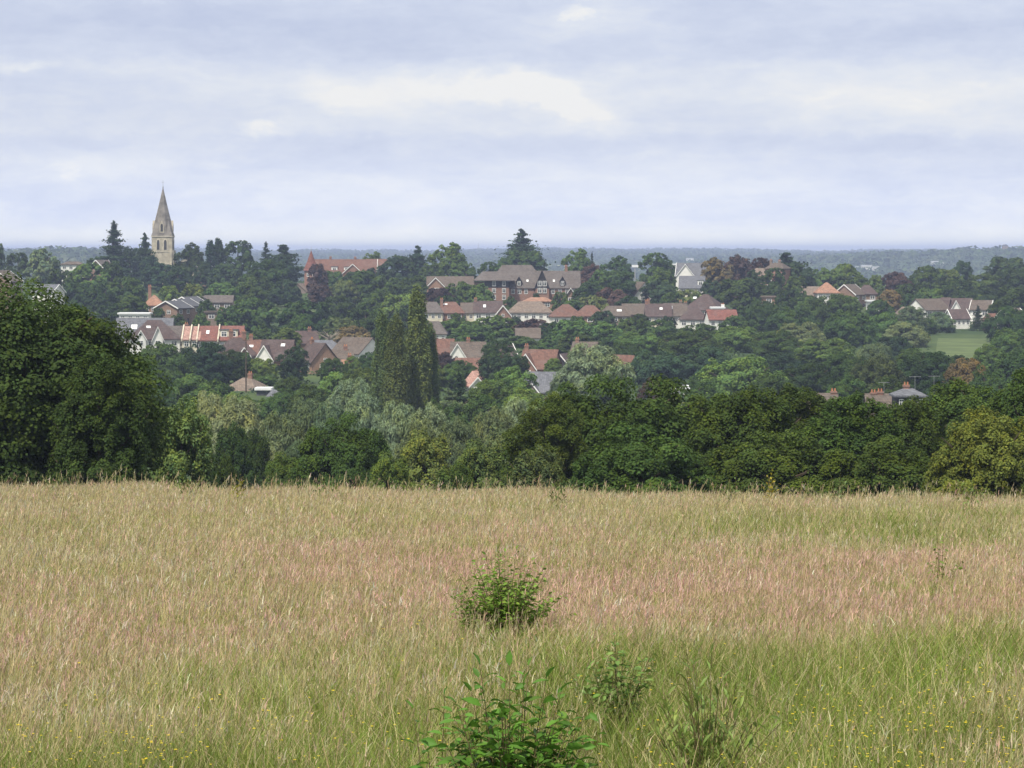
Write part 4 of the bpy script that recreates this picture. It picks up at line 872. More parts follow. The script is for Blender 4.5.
# mid valley
for a in ((592, 344, 80, 520, 'willow', 'gr', 'large silvery grey round willow left of the oak belt top', 'the silvery round willow'),
          (742, 356, 94, 555, 'mid', 'lt', 'broad bright green rounded tree above the oak belt', 'the broad bright tree'),
          (498, 335, 44, 600, 'mid', 'bd', 'dark blue green round tree right of the white gable', 'the dark round tree'),
          (294, 346, 34, 620, 'mid', 'bd', 'dark cone shaped tree left of the tall gabled house', 'the dark cone tree'),
          (262, 358, 38, 640, 'mid', 'lt', 'bright green round tree below the timbered gable'),
          (459, 374, 46, 470, 'spruce', 'bd', 'dark spreading conifer with blue grey skirts right of the poplars'),
          (450, 392, 50, 450, 'cedar', 'gg', 'blue grey low juniper below the dark spreading conifer'),
          (510, 366, 62, 500, 'mid', 'lt', 'bright leafy tree below the pink roofed bungalow'), (490, 380, 60, 470, 'mid', 'lt'), (478, 396, 84, 420, 'mid', 'md'), (525, 388, 60, 440, 'mid', 'lt'), (436, 398, 40, 400, 'mid', 'md'),
          (560, 378, 36, 500, 'mid', 'gg'), (610, 368, 50, 470, 'mid', 'md'), (560, 392, 50, 420, 'willow', 'gr'),
          (655, 378, 40, 520, 'mid', 'pu', 'small dark purple leaved tree beside the pale shed'),
          (162, 343, 66, 590, 'mid', 'md'), (203, 342, 62, 610, 'mid', 'bd'), (228, 350, 44, 620, 'mid', 'dk'), (148, 362, 44, 560, 'mid', 'dk'), (196, 374, 74, 510, 'mid', 'md'), (246, 398, 50, 480, 'mid', 'md'), (160, 385, 40, 480, 'mid', 'md'),
          (332, 358, 34, 600, 'mid', 'dk'), (338, 372, 50, 540, 'mid', 'lt'), (365, 368, 50, 530, 'mid', 'lt'), (310, 384, 50, 480, 'mid', 'md'), (286, 388, 40, 500, 'mid', 'md'), (355, 356, 26, 640, 'mid', 'md'), (372, 352, 30, 640, 'mid', 'dk'),
          (452, 364, 34, 600, 'mid', 'md'), (445, 352, 26, 660, 'mid', 'pu', 'small purple leaved tree in front of the white gable'), (432, 362, 34, 600, 'mid', 'lt'), (520, 356, 24, 640, 'mid', 'dk'), (553, 358, 22, 640, 'mid', 'lt'), (575, 360, 34, 560, 'mid', 'md'),
          (262, 374, 36, 615, 'mid', 'lt'), (272, 396, 40, 480, 'mid', 'md'), (236, 392, 40, 500, 'mid', 'lt'), (290, 376, 30, 570, 'mid', 'dk'), (462, 360, 30, 630, 'mid', 'md'), (222, 384, 40, 520, 'mid', 'dk'), (515, 362, 22, 640, 'mid', 'md'), (575, 352, 26, 690, 'mid', 'dk'), 
          (684, 389, 34, 462, 'mid', 'md'), (668, 391, 30, 462, 'mid', 'dk'), (890, 376, 60, 480, 'mid', 'dk'), (945, 378, 50, 480, 'mid', 'bd'), (1000, 372, 44, 470, 'mid', 'md'), (938, 351, 22, 690, 'mid', 'dk'), (984, 352, 24, 690, 'mid', 'md'), (960, 355, 30, 640, 'mid', 'dk'), (770, 374, 60, 500, 'mid', 'dk'), (700, 376, 50, 490, 'mid', 'md'),
          # belt of woodland right of centre
          (640, 332, 62, 730, 'mid', 'md'), (690, 330, 72, 710, 'mid', 'dk'), (738, 326, 62, 740, 'mid', 'md'), (776, 330, 56, 720, 'mid', 'dk'), (655, 350, 70, 620, 'mid', 'bd'), (705, 346, 70, 640, 'mid', 'bd'), (625, 342, 44, 680, 'mid', 'dk'),
          (790, 306, 60, 820, 'mid', 'md'), (832, 294, 58, 840, 'mid', 'dk'), (800, 322, 60, 760, 'mid', 'gg'), (850, 312, 66, 770, 'mid', 'md'), (825, 338, 74, 690, 'mid', 'md'), (780, 352, 62, 620, 'mid', 'bd'), (762, 300, 40, 860, 'mid', 'dk'),
          (884, 312, 54, 790, 'mid', 'md'), (906, 322, 56, 770, 'mid', 'gg'), (912, 306, 34, 830, 'mid', 'gg'), (893, 336, 50, 700, 'mid', 'bd'), (810, 362, 60, 560, 'mid', 'dk'), (846, 352, 56, 580, 'mid', 'dk'), (874, 343, 46, 620, 'willow', 'gg'), (878, 358, 56, 540, 'mid', 'ol'),
          (928, 352, 64, 560, 'mid', 'dk'), (968, 358, 50, 540, 'mid', 'br'), (912, 348, 40, 620, 'mid', 'md'), (846, 374, 50, 500, 'mid', 'md'), (990, 344, 40, 620, 'mid', 'md'), (1012, 328, 54, 680, 'mid', 'md'), (1018, 350, 60, 540, 'mid', 'dk'), (985, 366, 44, 500, 'mid', 'dk'),
          (1010, 306, 50, 800, 'mid', 'dk'), (940, 312, 34, 850, 'mid', 'gg'), (925, 318, 30, 840, 'mid', 'dk'), (978, 306, 22, 860, 'spruce', 'bd', 'dark pointed conifer standing before the white gabled houses', 'the dark right conifer'),
          # between the houses
          (455, 320, 56, 815, 'far', 'md'), (492, 317, 60, 825, 'far', 'md'), (474, 326, 50, 780, 'far', 'dk'), (536, 319, 46, 815, 'far', 'pu'), (552, 322, 34, 800, 'far', 'dk'), (572, 320, 46, 780, 'far', 'md'), (600, 322, 50, 790, 'far', 'md'),
          (520, 336, 40, 760, 'far', 'dk'), (556, 336, 40, 740, 'far', 'md'), (580, 334, 50, 720, 'far', 'dk'), (612, 330, 40, 760, 'far', 'dk'), (660, 320, 44, 800, 'far', 'md'), (630, 318, 36, 820, 'far', 'dk'), (700, 324, 50, 790, 'far', 'dk'), (735, 316, 40, 810, 'far', 'dk'), (750, 305, 46, 860, 'far', 'dk'),
          (252, 298, 58, 850, 'far', 'md'), (304, 301, 64, 840, 'far', 'dk'), (228, 306, 30, 840, 'far', 'md'), (340, 318, 40, 790, 'far', 'ol'), (366, 308, 50, 800, 'far', 'dk'), (352, 326, 40, 760, 'far', 'br'), (388, 320, 40, 780, 'far', 'dk'), (286, 328, 34, 740, 'far', 'lt'), (262, 328, 24, 760, 'far', 'md'),
          (130, 296, 44, 850, 'far', 'md'), (110, 304, 36, 830, 'far', 'dk'), (170, 286, 30, 900, 'far', 'lt'), (192, 284, 30, 900, 'far', 'yg'), (222, 283, 44, 940, 'far', 'md'), (206, 300, 26, 860, 'far', 'dk'), (200, 314, 22, 800, 'far', 'md'), (158, 308, 20, 840, 'far', 'dk'), (176, 314, 26, 800, 'far', 'dk'),
          (300, 314, 20, 780, 'far', 'md'), (603, 311, 28, 850, 'far', 'bd'), (640, 314, 24, 850, 'far', 'dk'), (577, 316, 18, 855, 'far', 'md'), (457, 313, 20, 855, 'far', 'dk'), (420, 312, 18, 855, 'far', 'md'), (498, 315, 14, 850, 'far', 'lt'), (516, 316, 16, 850, 'far', 'bd'), (668, 316, 18, 845, 'far', 'bd'), (242, 352, 20, 670, 'far', 'md'), (408, 308, 40, 850, 'far', 'dk'),
          # ridge
          (-4, 243, 24, 1150, 'far', 'dk'), (18, 253, 30, 1120, 'far', 'dk'), (42, 249, 44, 1080, 'far', 'gg'), (88, 264, 50, 1000, 'far', 'lt'), (78, 282, 44, 930, 'far', 'dk'), (126, 277, 44, 950, 'far', 'md'), (100, 284, 36, 920, 'far', 'dk'), (60, 270, 34, 960, 'far', 'dk'),
          (112, 261, 34, 1010, 'far', 'dk'), (332, 271, 26, 1100, 'far', 'md'), (354, 272, 28, 1095, 'far', 'dk'), (372, 268, 22, 1110, 'far', 'bd'), (774, 268, 30, 985, 'far', 'dk'), (756, 270, 30, 990, 'far', 'bd'), (796, 276, 30, 970, 'far', 'md'),
          (114, 223, 58, 1120, 'spruce', 'bd', 'tallest layered dark conifer left of the church spire', 'the tall left conifer'), (96, 258, 26, 1130, 'far', 'dk'), (130, 248, 28, 1130, 'far', 'bd'), (145, 234, 36, 1140, 'shelf', 'bd', 'thin dark pine with a tufted top touching the spire'), (150, 256, 34, 1120, 'far', 'bd'),
          (166, 264, 46, 1090, 'far', 'bd'), (190, 243, 34, 1150, 'far', 'dk'), (178, 266, 30, 1080, 'far', 'dk'), (211, 241, 15, 1130, 'cypress', 'bd', 'left one of twin narrow dark conifers right of the spire'), (219, 239, 15, 1132, 'cypress', 'bd', 'right and taller one of twin narrow conifers right of the spire', 'the twin narrow conifers'),
          (238, 241, 38, 1150, 'far', 'md'), (200, 262, 30, 1080, 'far', 'bd'), (226, 264, 40, 1060, 'far', 'bd'), (268, 260, 52, 1030, 'far', 'dk'), (266, 243, 30, 1140, 'spruce', 'bd', 'pointed dark conifer beside the flat cedar left of the turret'), (284, 246, 46, 1130, 'cedar', 'bd', 'dark spreading cedar just left of the red turret'), (284, 258, 30, 1110, 'far', 'bd'),
          (252, 276, 44, 980, 'far', 'dk'), (286, 280, 34, 980, 'far', 'bd'), (318, 264, 26, 1020, 'far', 'pu', 'dark purple leaved tree in front of the red turret'), (320, 284, 26, 980, 'far', 'pu'), (345, 280, 30, 1000, 'far', 'ol'), (362, 271, 52, 1010, 'far', 'dk'), (398, 256, 50, 1080, 'far', 'bd'), (384, 276, 50, 980, 'far', 'dk'), (418, 247, 30, 1120, 'cedar', 'bd', 'bluish cedar on the skyline left of the light round tree'),
          (412, 276, 40, 960, 'far', 'dk'), (340, 296, 40, 920, 'far', 'dk'), (375, 292, 44, 900, 'far', 'dk'), (400, 294, 40, 890, 'far', 'lt'), (372, 252, 30, 1180, 'far', 'md'), (448, 243, 44, 1100, 'far', 'lt', 'tall light green round tree on the skyline left of the apartments', 'the light skyline tree'), (430, 262, 30, 1080, 'far', 'md'), (466, 262, 30, 1080, 'far', 'lt'),
          (460, 282, 40, 940, 'far', 'md'), (438, 288, 34, 930, 'far', 'pu'), (480, 284, 34, 930, 'far', 'md'), (448, 296, 40, 905, 'far', 'dk'), (484, 296, 26, 905, 'far', 'lt'), (522, 230, 66, 1180, 'shelf', 'bd', 'tall layered conifer rising highest above the apartment block', 'the tall layered conifer'), (523, 250, 48, 1170, 'far', 'md'), (505, 258, 30, 1150, 'far', 'md'), (488, 262, 24, 1100, 'far', 'md'),
          (510, 296, 18, 930, 'far', 'dk'), (560, 292, 20, 930, 'far', 'lt'), (536, 293, 12, 945, 'far', 'dk'),
          (577, 249, 34, 1120, 'far', 'md'), (592, 253, 16, 1110, 'spruce', 'bd', 'small pointed conifer on the skyline right of the apartment block'), (592, 264, 34, 1060, 'far', 'pu'), (606, 270, 40, 1000, 'far', 'md'), (617, 256, 36, 1090, 'far', 'dk'), (622, 272, 34, 965, 'far', 'dk'), (654, 253, 36, 1100, 'far', 'md'), (666, 260, 30, 1100, 'far', 'dk'), (662, 268, 40, 985, 'far', 'md'), (660, 280, 40, 960, 'far', 'bd'),
          (588, 282, 36, 960, 'far', 'dk'), (610, 288, 46, 930, 'far', 'pu'), (592, 296, 44, 910, 'far', 'ol'), (570, 300, 40, 900, 'far', 'md'), (630, 296, 30, 920, 'far', 'dk'), (690, 290, 40, 940, 'far', 'ol'), (672, 292, 30, 930, 'far', 'dk'),
          (716, 258, 44, 1050, 'far', 'br'), (738, 255, 44, 1055, 'far', 'pu'), (738, 279, 56, 960, 'far', 'dk'), (712, 280, 30, 980, 'far', 'bd'), (765, 284, 40, 960, 'far', 'dk'), (786, 254, 56, 1050, 'cedar', 'bd', 'wide flat topped dark cedar on the skyline by the tall brick house', 'the wide flat cedar'), (800, 262, 38, 1040, 'far', 'bd'), (762, 258, 30, 1060, 'far', 'pu'), (790, 290, 30, 930, 'far', 'dk'),
          (822, 268, 30, 1080, 'far', 'md'), (846, 264, 40, 1080, 'far', 'md'), (858, 276, 34, 1040, 'far', 'dk'), (876, 275, 22, 1010, 'far', 'yg', 'small yellow green tree on the ridge right of the tan gable'), (897, 272, 34, 1080, 'far', 'pu'), (926, 266, 36, 1080, 'far', 'dk'), (908, 284, 40, 960, 'far', 'dk'), (946, 269, 34, 1110, 'far', 'lt'), (963, 261, 28, 1120, 'far', 'bd'), (985, 274, 44, 1060, 'far', 'md'), (1006, 257, 46, 1120, 'far', 'bd'), (1018, 268, 40, 1060, 'far', 'dk'), (955, 280, 44, 1000, 'far', 'dk'),
          (985, 288, 40, 950, 'far', 'bd'), (1012, 288, 44, 920, 'far', 'dk'), (915, 294, 30, 920, 'far', 'dk'), (890, 290, 30, 930, 'far', 'br'), (930, 288, 34, 950, 'far', 'md'), (1002, 300, 34, 880, 'far', 'dk'), (880, 300, 34, 880, 'far', 'dk'), (848, 296, 34, 900, 'far', 'md'), (810, 296, 40, 900, 'far', 'dk'), (968, 292, 30, 940, 'far', 'dk')):
    T(*a[:6], *(a[6:]))
# dead tree with pale bare limbs above the slate bungalow
def dead_tree():
    D = 745; x = X(328, D); zb = float(terr(x, D)); e = empty('dead_tree', (x, D, zb)); tag(e, 'pale bare dead tree with spreading limbs behind the slate bungalow', 'tree')
    rng = random.Random(3); m = MB(); H_ = Z(324, D) - zb
    m.bar((0, 0, -.5), (.3, 0, H_ * .55), (.4, .26), 7)
    for k in range(9):
        a = k * 2.4; l = 1.2 + rng.random() * 1.8; p = (.3, 0, H_ * (.38 + .017 * k)); q = (p[0] + cos(a) * l, sin(a) * l, p[2] + l * .45); m.bar(p, q, (.18, .11), 5)
        for j in range(3):
            b = a + (j - 1) * .7; m.bar(q, (q[0] + cos(b) * 1.5, q[1] + sin(b) * 1.5, q[2] + .4 + .5 * j), (.10, .03), 4)
    m.build('trunk', 'dead_wood', e)
dead_tree()

# ------------------------------------------------------------------ ground cover on the hillside and the far wood (nobody could count them)
def cover(name, label, cat, n, area, size, h, seed, cols, per=7):
    rng = np.random.default_rng(seed); D = area[0] * (area[1] / area[0]) ** rng.random(n) if area[0] > 0 else None
    x = X(512, D) + (rng.random(n) - .5) * (W_PX * 1.35 / F) * D + rng.normal(size=n) * 10
    if area[0] < 1000:
        pxs = PX(x, D); keep = ~((pxs > 925) & (pxs < 992) & (D > 640) & (D < 850)); x, D = x[keep], D[keep]; n = len(x)
    z = terr(x, D); sc = h * (.4 + .9 * rng.random(n))
    P = np.repeat(np.stack([x, D, z], 1), per, 0); s = np.repeat(sc, per)
    o = unit(rng.normal(size=(n * per, 3))); o[:, 2] = np.abs(o[:, 2])
    P = P + o * s[:, None] * np.array([1.25, 1.25, 1.0])
    V, Q = leaf_quads(P, o + rng.normal(size=o.shape) * .4 + np.array([0, -.1, .3]), size * s / h * (.6 + .8 * rng.random(n * per)), rng, 1.4)
    cc = np.array(cols)[rng.integers(0, len(cols), n)]
    tint = np.repeat(cc, per, 0) * (.75 + .5 * rng.random((n * per, 1)))
    return tag(link_mesh(name, np_mesh(name, V, Q, tint), BLADE), label, cat, kind='stuff')
cover('undergrowth', 'mixed green bushes and hedges between the houses and trees', 'undergrowth', 15000, (210, 1330), .5, .9, 4, [TONES[k] for k in ('dk', 'md', 'md', 'ol', 'lt', 'bd')], 9)
cover('far_woodland', 'hazy blue far woodland on the skyline hills', 'woodland', 30000, (1900, 9300), 4.2, 6.5, 9, [TONES[k] for k in ('dk', 'md', 'dk', 'bd', 'ol')], 9)

# ------------------------------------------------------------------ haze: one closed box of thin even air
def haze_mat(t):
    v = t.new('ShaderNodeVolumePrincipled'); v.inputs['Color'].default_value = (.56, .67, 1.0, 1); v.inputs['Density'].default_value = 1.35e-4
    return v.outputs[0]
hm = bpy.data.materials.new('haze'); hm.use_nodes = True; tt = NT(hm.node_tree); ho = tt.new('ShaderNodeOutputMaterial'); tt.l.new(haze_mat(tt), ho.inputs['Volume'])
hz = MB().box(-8100, 8100, -420, 21200, -110, 37).build('haze', hm)
tag(hz, 'thin pale blue haze over the valley and far hills', 'haze', kind='stuff')

# ------------------------------------------------------------------ the meadow
def zone_maps(x, y):
    """how pink, green and tall the sward is at a spot; patches of the meadow itself"""
    px = 512 + x * F / y
    zt = terr(x, y) + .45; py = HZ - zt * F / y
    nz = lambda a, b, c: np.sin(x * a + c) * np.sin(y * b + 2 * c) + .6 * np.sin(x * a * 2.3 + y * b * 1.7 + c) * np.sin(y * b * 2.9 - x * a)
    w = 14 * nz(.9, .7, 1.0)
    def spot(cx, cy, sx, sy): return np.exp(-((px - cx) / sx) ** 2 - ((py + w - cy) / sy) ** 2)
    pink = 1.15 * spot(950, 572, 200, 28) + 1.0 * spot(700, 562, 170, 26) + 1.05 * spot(440, 545, 150, 24) + .35 * spot(250, 560, 130, 26) + .45 * spot(60, 610, 130, 40) + .5 * spot(560, 590, 260, 22) + .25 * spot(350, 700, 120, 40)
    green = .34 * spot(512, 715, 640, 60) + 1.0 * spot(870, 510, 260, 15) + .35 * spot(450, 505, 220, 9) + 1.1 * spot(60, 750, 300, 52) + .80 * spot(700, 665, 200, 50) + .62 * spot(900, 705, 260, 80) + .9 * spot(890, 630, 230, 24) + .35 * spot(140, 520, 130, 14) + .55 * spot(430, 640, 190, 34) + .4 * spot(180, 660, 160, 24) + .9 * spot(420, 765, 300, 55) + .5 * spot(570, 625, 90, 25) + .3 * spot(700, 690, 130, 40)
    green = np.clip(green + .30 * nz(1.7, 1.1, 2.2) + .22 * nz(4.1, 2.3, .7), 0, 1); pink = np.clip(pink + .22 * nz(1.1, .8, .4) + .16 * nz(3.7, 1.9, 1.9), 0, 1)
    return pink, green
def scatter(n0, rng, dens):
    """points over the meadow, thinner with distance"""
    y = 8.8 + 48 * rng.random(n0) ** 1.0; half = .19 * y + 3.4
    x = (rng.random(n0) * 2 - 1) * half
    keep = rng.random(n0) < dens(y) * half / (.19 * 56 + 3.4)
    return x[keep], y[keep]
def ribbons(x, y, h, w, lean, ang, rng, segs=2, tipw=.15, z0=None, curve=1.0):
    """bent tapering blades; returns verts and quads"""
    n = len(x); z = terr(x, y) if z0 is None else z0
    face = rng.random(n) * pi * .9 - pi * .45; tx, ty = np.cos(face), np.sin(face); lx, ly = np.cos(ang) * lean, np.sin(ang) * lean
    rows = []
    for s in range(segs + 1):
        u = s / segs; ww = w * (1 - (1 - tipw) * u) / 2; off = h * u ** (1 + curve)
        c = np.stack([x + lx * off, y + ly * off, z - .03 + h * u * (1 - .25 * (lean * u) ** 2)], 1)
        d = np.stack([tx * ww, ty * ww, 0 * ww], 1)
        rows += [c - d, c + d]
    V = np.stack(rows, 1).reshape(-1, 3); k = 2 * (segs + 1)
    b = (np.arange(n) * k)[:, None, None]; q = np.array([[2 * s, 2 * s + 1, 2 * s + 3, 2 * s + 2] for s in range(segs)])[None]
    tip = np.stack([x + lx * h, y + ly * h, z - .03 + h * (1 - .25 * lean ** 2)], 1)
    return V, (b + q).reshape(-1, 4), tip
def jitter(c, rng, a=.16, b=.06):
    n = len(c); return np.clip(c * (1 + a * rng.normal(size=(n, 1))) * (1 + b * rng.normal(size=(n, 3))), .01, .9)
def grass():
    rng = np.random.default_rng(12)
    WIND = 0.5
    # green and straw leaf blades at the base of the sward
    x, y = scatter(980000, rng, lambda y: np.clip((13 / y) ** 1.15, 0, 1))
    pk, gr = zone_maps(x, y); n = len(x)
    h = (.16 + .17 * rng.random(n)) * (1 + .55 * gr); w = (.0026 + .0020 * rng.random(n)) * (1 + y / 26)
    green = np.array([.150, .215, .034]); pale = np.array([.285, .310, .085]); straw = np.array([.43, .365, .20])
    fl = (1 + .22 * np.sin(x * 2.3 + 1.7 * np.sin(y * 1.1)) * np.sin(y * 1.7 + 1.3 * np.sin(x * .8)))[:, None]
    u = rng.random((n, 1)); g2 = np.clip(.48 + .6 * gr, 0, 1)[:, None]
    c = np.where(u < g2 * .72, green, np.where(u < .35 + .5 * g2, pale, straw)) * fl
    V, Q, _ = ribbons(x, y, h, w, .25 + .7 * rng.random(n), rng.random(n) * 2 * pi, rng)
    me = np_mesh('meadow_grass', V, Q, np.repeat(jitter(c, rng), 2, 0)); tag(link_mesh('meadow_grass', me, BLADE), 'green and straw grass leaves filling the foreground meadow', 'grass', kind='stuff')
    # flowering stems with seed heads
    x, y = scatter(830000, rng, lambda y: np.clip((14 / y) ** 1.0, 0, 1) * .9)
    pk, gr = zone_maps(x, y); keep = rng.random(len(x)) < 1 - .90 * gr; x, y, pk, gr = x[keep], y[keep], pk[keep], gr[keep]; n = len(x)
    patch = .5 + .5 * np.sin(x * 1.9 + np.sin(y * 1.3) * 2) * np.sin(y * .9 + 1)
    h = (.21 + .15 * rng.random(n) + .11 * patch) * (1 - .10 * pk) * (1 + .10 * np.clip((y - 36) / 12, 0, 1) * (.5 + .5 * np.sin(x * 1.3 + 2) * np.sin(x * .37))) * np.where(rng.random(n) < .05, 1.45, 1); lean = .05 + .55 * rng.random(n) ** 1.4; ang = WIND + rng.normal(size=n) * 1.0
    stc = np.where(rng.random((n, 1)) < .35, np.array([.28, .29, .095]), np.array([.50, .42, .22])); stc = stc * (1 - pk[:, None] * .35) + pk[:, None] * .35 * np.array([.40, .26, .19])
    V, Q, tip = ribbons(x, y, h, .0020 * (1 + y / 22), lean, ang, rng, 2, .5)
    me = np_mesh('flowering_grass_stems', V, Q, np.repeat(jitter(stc, rng), 2, 0)); tag(link_mesh('flowering_grass_stems', me, BLADE), 'thin dry straw coloured stems of the flowering meadow grass', 'grass', kind='stuff')
    # heads: three little blades per stem making a loose nodding spike
    kind = rng.random(n); hx = []; hq = []; hc = []; o = 0
    hl = np.where(kind < .7, .018 + .030 * rng.random(n), .045 + .045 * rng.random(n)); hw = np.where(kind < .7, .0029, .0034) * (1 + y / 26) * (.7 + .6 * rng.random(n))
    fog = (rng.random(n) < .08) & (np.sin(x * 3.1 + 2 * np.sin(y * 1.2)) * np.sin(y * 1.6 + np.sin(x * 1.1)) > .15)      # pale soft heads standing in drifts
    hl = np.where(fog, .045 + .025 * rng.random(n), hl); hw = np.where(fog, .0070 * (1 + y / 34), hw)
    cs = np.where(rng.random((n, 1)) < .5, np.where(rng.random((n, 1)) < .25, np.array([.58, .53, .41]), np.array([.47, .41, .28])), np.array([.34, .29, .18])); cp = np.where(rng.random((n, 1)) < .6, np.array([.63, .405, .36]), np.array([.44, .265, .235]))
    pkk = (rng.random(n) < np.clip(pk * 1.15 + .12, 0, .95))[:, None]; col = np.where(pkk & ~fog[:, None], cp, cs); col = np.where(fog[:, None], np.array([.54, .49, .38]), col); col = col * (1 - .35 * gr[:, None]) + .35 * gr[:, None] * np.array([.36, .38, .14])
    for j in range(3):
        f = .55 + .45 * rng.random(n) if j else np.ones(n)
        bx = tip[:, 0] - np.cos(ang) * lean * hl * .3 + rng.normal(size=n) * .006 * j; by = tip[:, 1] + rng.normal(size=n) * .006 * j; bz = tip[:, 2] - hl * (.25 + .30 * j)
        V, Q, _ = ribbons(bx, by, hl * f, hw * f, np.clip(lean * 1.5 + .55 * j * rng.random(n), 0, 1.1), ang + rng.normal(size=n) * .9 * (1 + j), rng, 2, .25, bz)
        V = V.reshape(n, -1, 3); m = V.mean(1, keepdims=True)
        hx.append(V.reshape(-1, 3)); hq.append(Q + o); o += len(hx[-1]); hc.append(np.repeat(jitter(col, rng, .2), 2, 0))
    me = np_mesh('grass_seed_heads', np.concatenate(hx), np.concatenate(hq), np.concatenate(hc)); tag(link_mesh('grass_seed_heads', me, BLADE), 'pinkish and straw seed heads swaying over the whole meadow', 'grass', kind='stuff')
    # small yellow flowers
    xs_ = []; ys_ = []
    for (px, py, sx, sy, k) in ((900, 690, 90, 28, 260), (700, 752, 90, 14, 150), (180, 712, 130, 26, 150), (590, 690, 60, 40, 60), (980, 700, 60, 30, 100), (420, 495, 40, 6, 16), (150, 720, 30, 12, 60), (440, 610, 60, 20, 20), (960, 740, 60, 20, 80), (60, 690, 100, 30, 40)):
        k = int(k * .75); a = px + rng.normal(size=k) * sx; b = np.clip(py + rng.normal(size=k) * sy, 486, 790)
        yy = np.full(k, 15.0)
        for _ in range(12): yy = np.clip(-(terr((a - 512) / F * yy, yy) + .42) * F / (b - HZ), 8.9, 52)
        xs_.append((a - 512) / F * yy); ys_.append(yy)
    x = np.concatenate(xs_); y = np.concatenate(ys_); n = len(x); h = .27 + .10 * rng.random(n)
    V, Q, tip = ribbons(x, y, h, np.full(n, .003), .15 + .2 * rng.random(n), rng.random(n) * 6.28, rng, 2, .6); c1 = np.repeat(np.tile(np.array([[.12, .16, .04]]), (n, 1)), 2, 0)
    P = np.repeat(tip, 5, 0); a = np.tile(np.arange(5) * 2 * pi / 5, n) + np.repeat(rng.random(n) * 6, 5); r = np.repeat(.0030 + .002 * rng.random(n), 5) * (1 + np.repeat(y, 5) / 60)
    P = P + np.stack([np.cos(a) * r * .8, np.sin(a) * r * .8, r * .25], 1); N = np.stack([-np.cos(a) * .4, -np.sin(a) * .4 - .5, np.ones(len(a))], 1)
    V2, Q2 = leaf_quads(P, N, r * 1.3, rng, 1.2)
    me = np_mesh('yellow_wildflowers', np.concatenate([V, V2]), np.concatenate([Q, Q2 + len(V)]), np.concatenate([c1, np.tile(np.array([[.60, .47, .03]]), (len(Q2), 1))]))
    tag(link_mesh('yellow_wildflowers', me, BLADE), 'tiny yellow wildflowers scattered low in the meadow grass', 'wildflowers', kind='stuff')
grass()

def shrub(name, label, cat, px, top, D, wpx, _, nst, leaf, col, seed, per=16, elong=2.0, group=None, spread=1.0, upright=False, t0=.18):
    """leafy stems fanning from one root; py_base only sizes it, the root stands on the ground at depth D"""
    rng = np.random.default_rng(seed); x = X(px, D); zb = float(terr(x, D)); e = empty(name, (x, D, zb)); tag(e, label, cat, group)
    w = wpx / F * D; h = Z(top, D) - zb; st = MB(); LV = []; LQ = []; LT = []; LC = []; o = 0
    def leaf_at(p, d, s):
        nonlocal o
        d = d / np.linalg.norm(d); side = np.cross(d, (0, 0, 1)); side /= np.linalg.norm(side) + 1e-6; up = np.cross(side, d)
        side = side * cos(rl := rng.normal() * .5) + up * sin(rl); up = np.cross(side, d)
        L = s; Wd = s / elong; v = []
        for (u, ww, bend) in ((0, .04, 0), (.28, .42, .03), (.62, .46, .0), (1.0, .02, -.16)):
            c = p + d * L * u + up * L * bend; v += [c - side * Wd * ww + up * Wd * .16, c, c + side * Wd * ww + up * Wd * .16]
        LV.extend(v)
        for r_ in range(3):
            for q_ in range(2): LQ.append([o + r_ * 3 + q_, o + r_ * 3 + q_ + 1, o + r_ * 3 + q_ + 4, o + r_ * 3 + q_ + 3])
        k = .65 + .75 * rng.random(); warm = rng.normal() * .10
        LC.extend([[col[0] * k * (1 + 1.6 * max(0, warm)), col[1] * k * (1 + .5 * max(0, warm)), col[2] * k]] * 6); o += 12
    for i_ in range(nst):
        a = i_ * 2.4 + rng.normal() * .4; q = sqrt((i_ + .5) / nst) * spread
        tipx, tipy = cos(a) * q * w * .5, sin(a) * q * w * .42; th = h * (1.0 - .45 * q ** 2) * (.62 + .5 * rng.random()); sc_ = .75 + .55 * rng.random(); tipx, tipy = tipx * sc_, tipy * sc_
        root = np.array([cos(a) * .03 * w, sin(a) * .03 * w, -.04]); tip = np.array([tipx, tipy, th]); mid = (root + tip) / 2 + np.array([tipx * -.12, tipy * -.12, th * .10])
        pts = [root * (1 - t_) ** 2 + mid * 2 * t_ * (1 - t_) + tip * t_ ** 2 for t_ in np.linspace(0, 1, 7)]
        for k in range(6): st.bar(pts[k], pts[k + 1], (.0042 - .0005 * k, .0038 - .0005 * k), 5)
        for k in range(per):
            t_ = t0 + (1 - t0) * k / (per - 1); p = root * (1 - t_) ** 2 + mid * 2 * t_ * (1 - t_) + tip * t_ ** 2
            b = k * 2.4 + i_; d = np.array([cos(b), sin(b), .45 + rng.normal() * .35 + (1.2 if upright else 0)])
            if k == per - 1: d = tip - mid
            sz = leaf * (.7 + .5 * rng.random()) * (1 - .35 * max(0, t_ - .75) / .25)
            tw = p + d / np.linalg.norm(d) * leaf * .35
            if sz > .02: st.bar(p, tw, (.0016, .001), 3)
            leaf_at(tw, d + np.array([0, 0, -.25]), sz)
    st.build('stems', 'stem_green', e)
    fo = link_mesh('leaves', np_mesh('leaves', LV, LQ, LC), LEAF, e)
    return e
shrub('leafy_shrub', 'glossy broad leaved green shrub at the bottom centre of the meadow', 'shrub', 510, 676, 11.0, 190, 150, 90, .076, (.090, .205, .028), 2, per=22, t0=.25)
shrub('leafy_shrub', 'low spray of broad green leaves left of the glossy bottom shrub', 'shrub', 436, 712, 11.2, 80, 105, 16, .068, (.085, .195, .028), 7, per=14)
shrub('round_shrub', 'rounded bright green shrub in the middle of the meadow', 'shrub', 505, 559, 21.0, 112, 116, 96, .050, (.150, .255, .040), 3, per=20, elong=1.8, t0=.45)
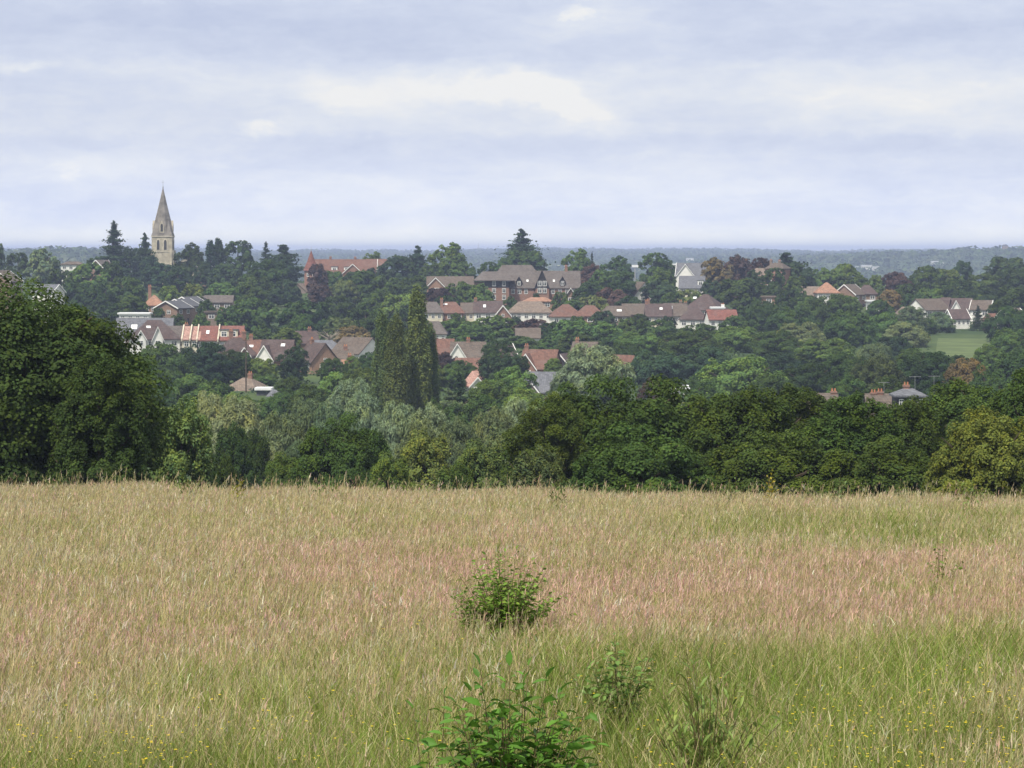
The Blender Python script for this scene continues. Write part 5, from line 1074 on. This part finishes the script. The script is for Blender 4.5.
shrub('low_shrub', 'low dark green shrub half buried in grass right of the middle shrub', 'shrub', 616, 640, 16, 84, 100, 26, .055, (.125, .215, .050), 4, per=14, elong=1.9, t0=.5)
shrub('weed_clump', 'broad clump of narrow leaved green weeds right of the bottom shrub', 'weed', 705, 662, 13.6, 120, 118, 44, .085, (.165, .245, .060), 5, per=8, elong=4.5, upright=True)
shrub('sapling', 'thin green sapling standing in the pink grass at the right', 'sapling', 940, 528, 27, 44, 72, 9, .05, (.16, .22, .05), 8, per=10, elong=1.6)
for k, (px, D, hp, wp, col, lb) in enumerate(((188, 46, 56, 26, (.14, .19, .05), 'leafy yellow green weed on the meadow edge below the yellow bush tree'), (56, 47, 50, 20, (.15, .18, .06), 'pale weed on the meadow edge below the huge oak'),
        (560, 45, 48, 18, (.12, .18, .045), 'green weed on the meadow edge at the left of the oak belt'), (733, 48, 56, 24, (.10, .16, .04), 'leafy weed on the meadow edge below the middle of the belt'),
        (838, 47, 62, 14, (.10, .16, .05), 'tall thin green weed on the meadow edge near the right'), (972, 47, 54, 22, (.12, .18, .045), 'green weed on the meadow edge below the yellowish oak'),
        (330, 46, 50, 18, (.13, .18, .05), 'light weed on the meadow edge below the lone round oak'), (240, 45, 52, 12, (.26, .26, .05), 'yellowish ragwort on the meadow edge left of the lone round oak'), (770, 48, 50, 10, (.30, .26, .03), 'yellow headed ragwort on the meadow edge right of centre'))):
    shrub('edge_weed', lb, 'weed', px, 524 - hp, D, wp * 1.5, hp, 8, .08, col, 20 + k, per=9, elong=2.2, group='weeds on the meadow edge', upright=True)

# ------------------------------------------------------------------ say which tree is which
def label_trees():
    used = {o['label'] for o in S.objects if o.parent is None and 'label' in o}
    vert = {}
    areas = sorted(q[7] for q in TREES); small, big = areas[int(len(areas) * .3)], areas[int(len(areas) * .75)]
    def rel(px, py, D, lm):
        dx = px - lm[0]; dd = D - lm[2]
        if abs(dx) < 14: return 'behind' if dd > 12 else ('in front of' if dd < -12 else 'beside')
        s = 'right of' if dx > 0 else 'left of'
        return ('just ' if abs(dx) < 30 else '') + s
    for (e, px, top, w, D, kind, tone, ar) in TREES:
        if 'label' in e: continue
        base = TWORD[tone] + ' ' + FORM[kind]; size = 'small ' if ar < small else ('big ' if ar > big else '')
        py = (top + PY(float(e.location.z), D)) / 2
        lms = sorted([l for l in LANDMARKS if l[4] is not e], key=lambda l: ((l[0] - px) * 1.0) ** 2 + ((l[1] - top - 8) * 1.6) ** 2)[:9]
        cand = []
        for l in lms[:3]: cand.append(f'{size}{base} {rel(px, py, D, l)} {l[3]}')
        for a in range(4):
            for b in range(a + 1, 9):
                ra, rb = rel(px, py, D, lms[a]), rel(px, py, D, lms[b])
                cand.append(f'{size}{base} {ra} {lms[a][3]}, {rb} {lms[b][3]}')
        for c in cand:
            if c not in used and len(c.split()) <= 16: e['label'] = c; used.add(c); break
        else:
            print('NO LABEL', px, top); e['label'] = cand[0]
label_trees()
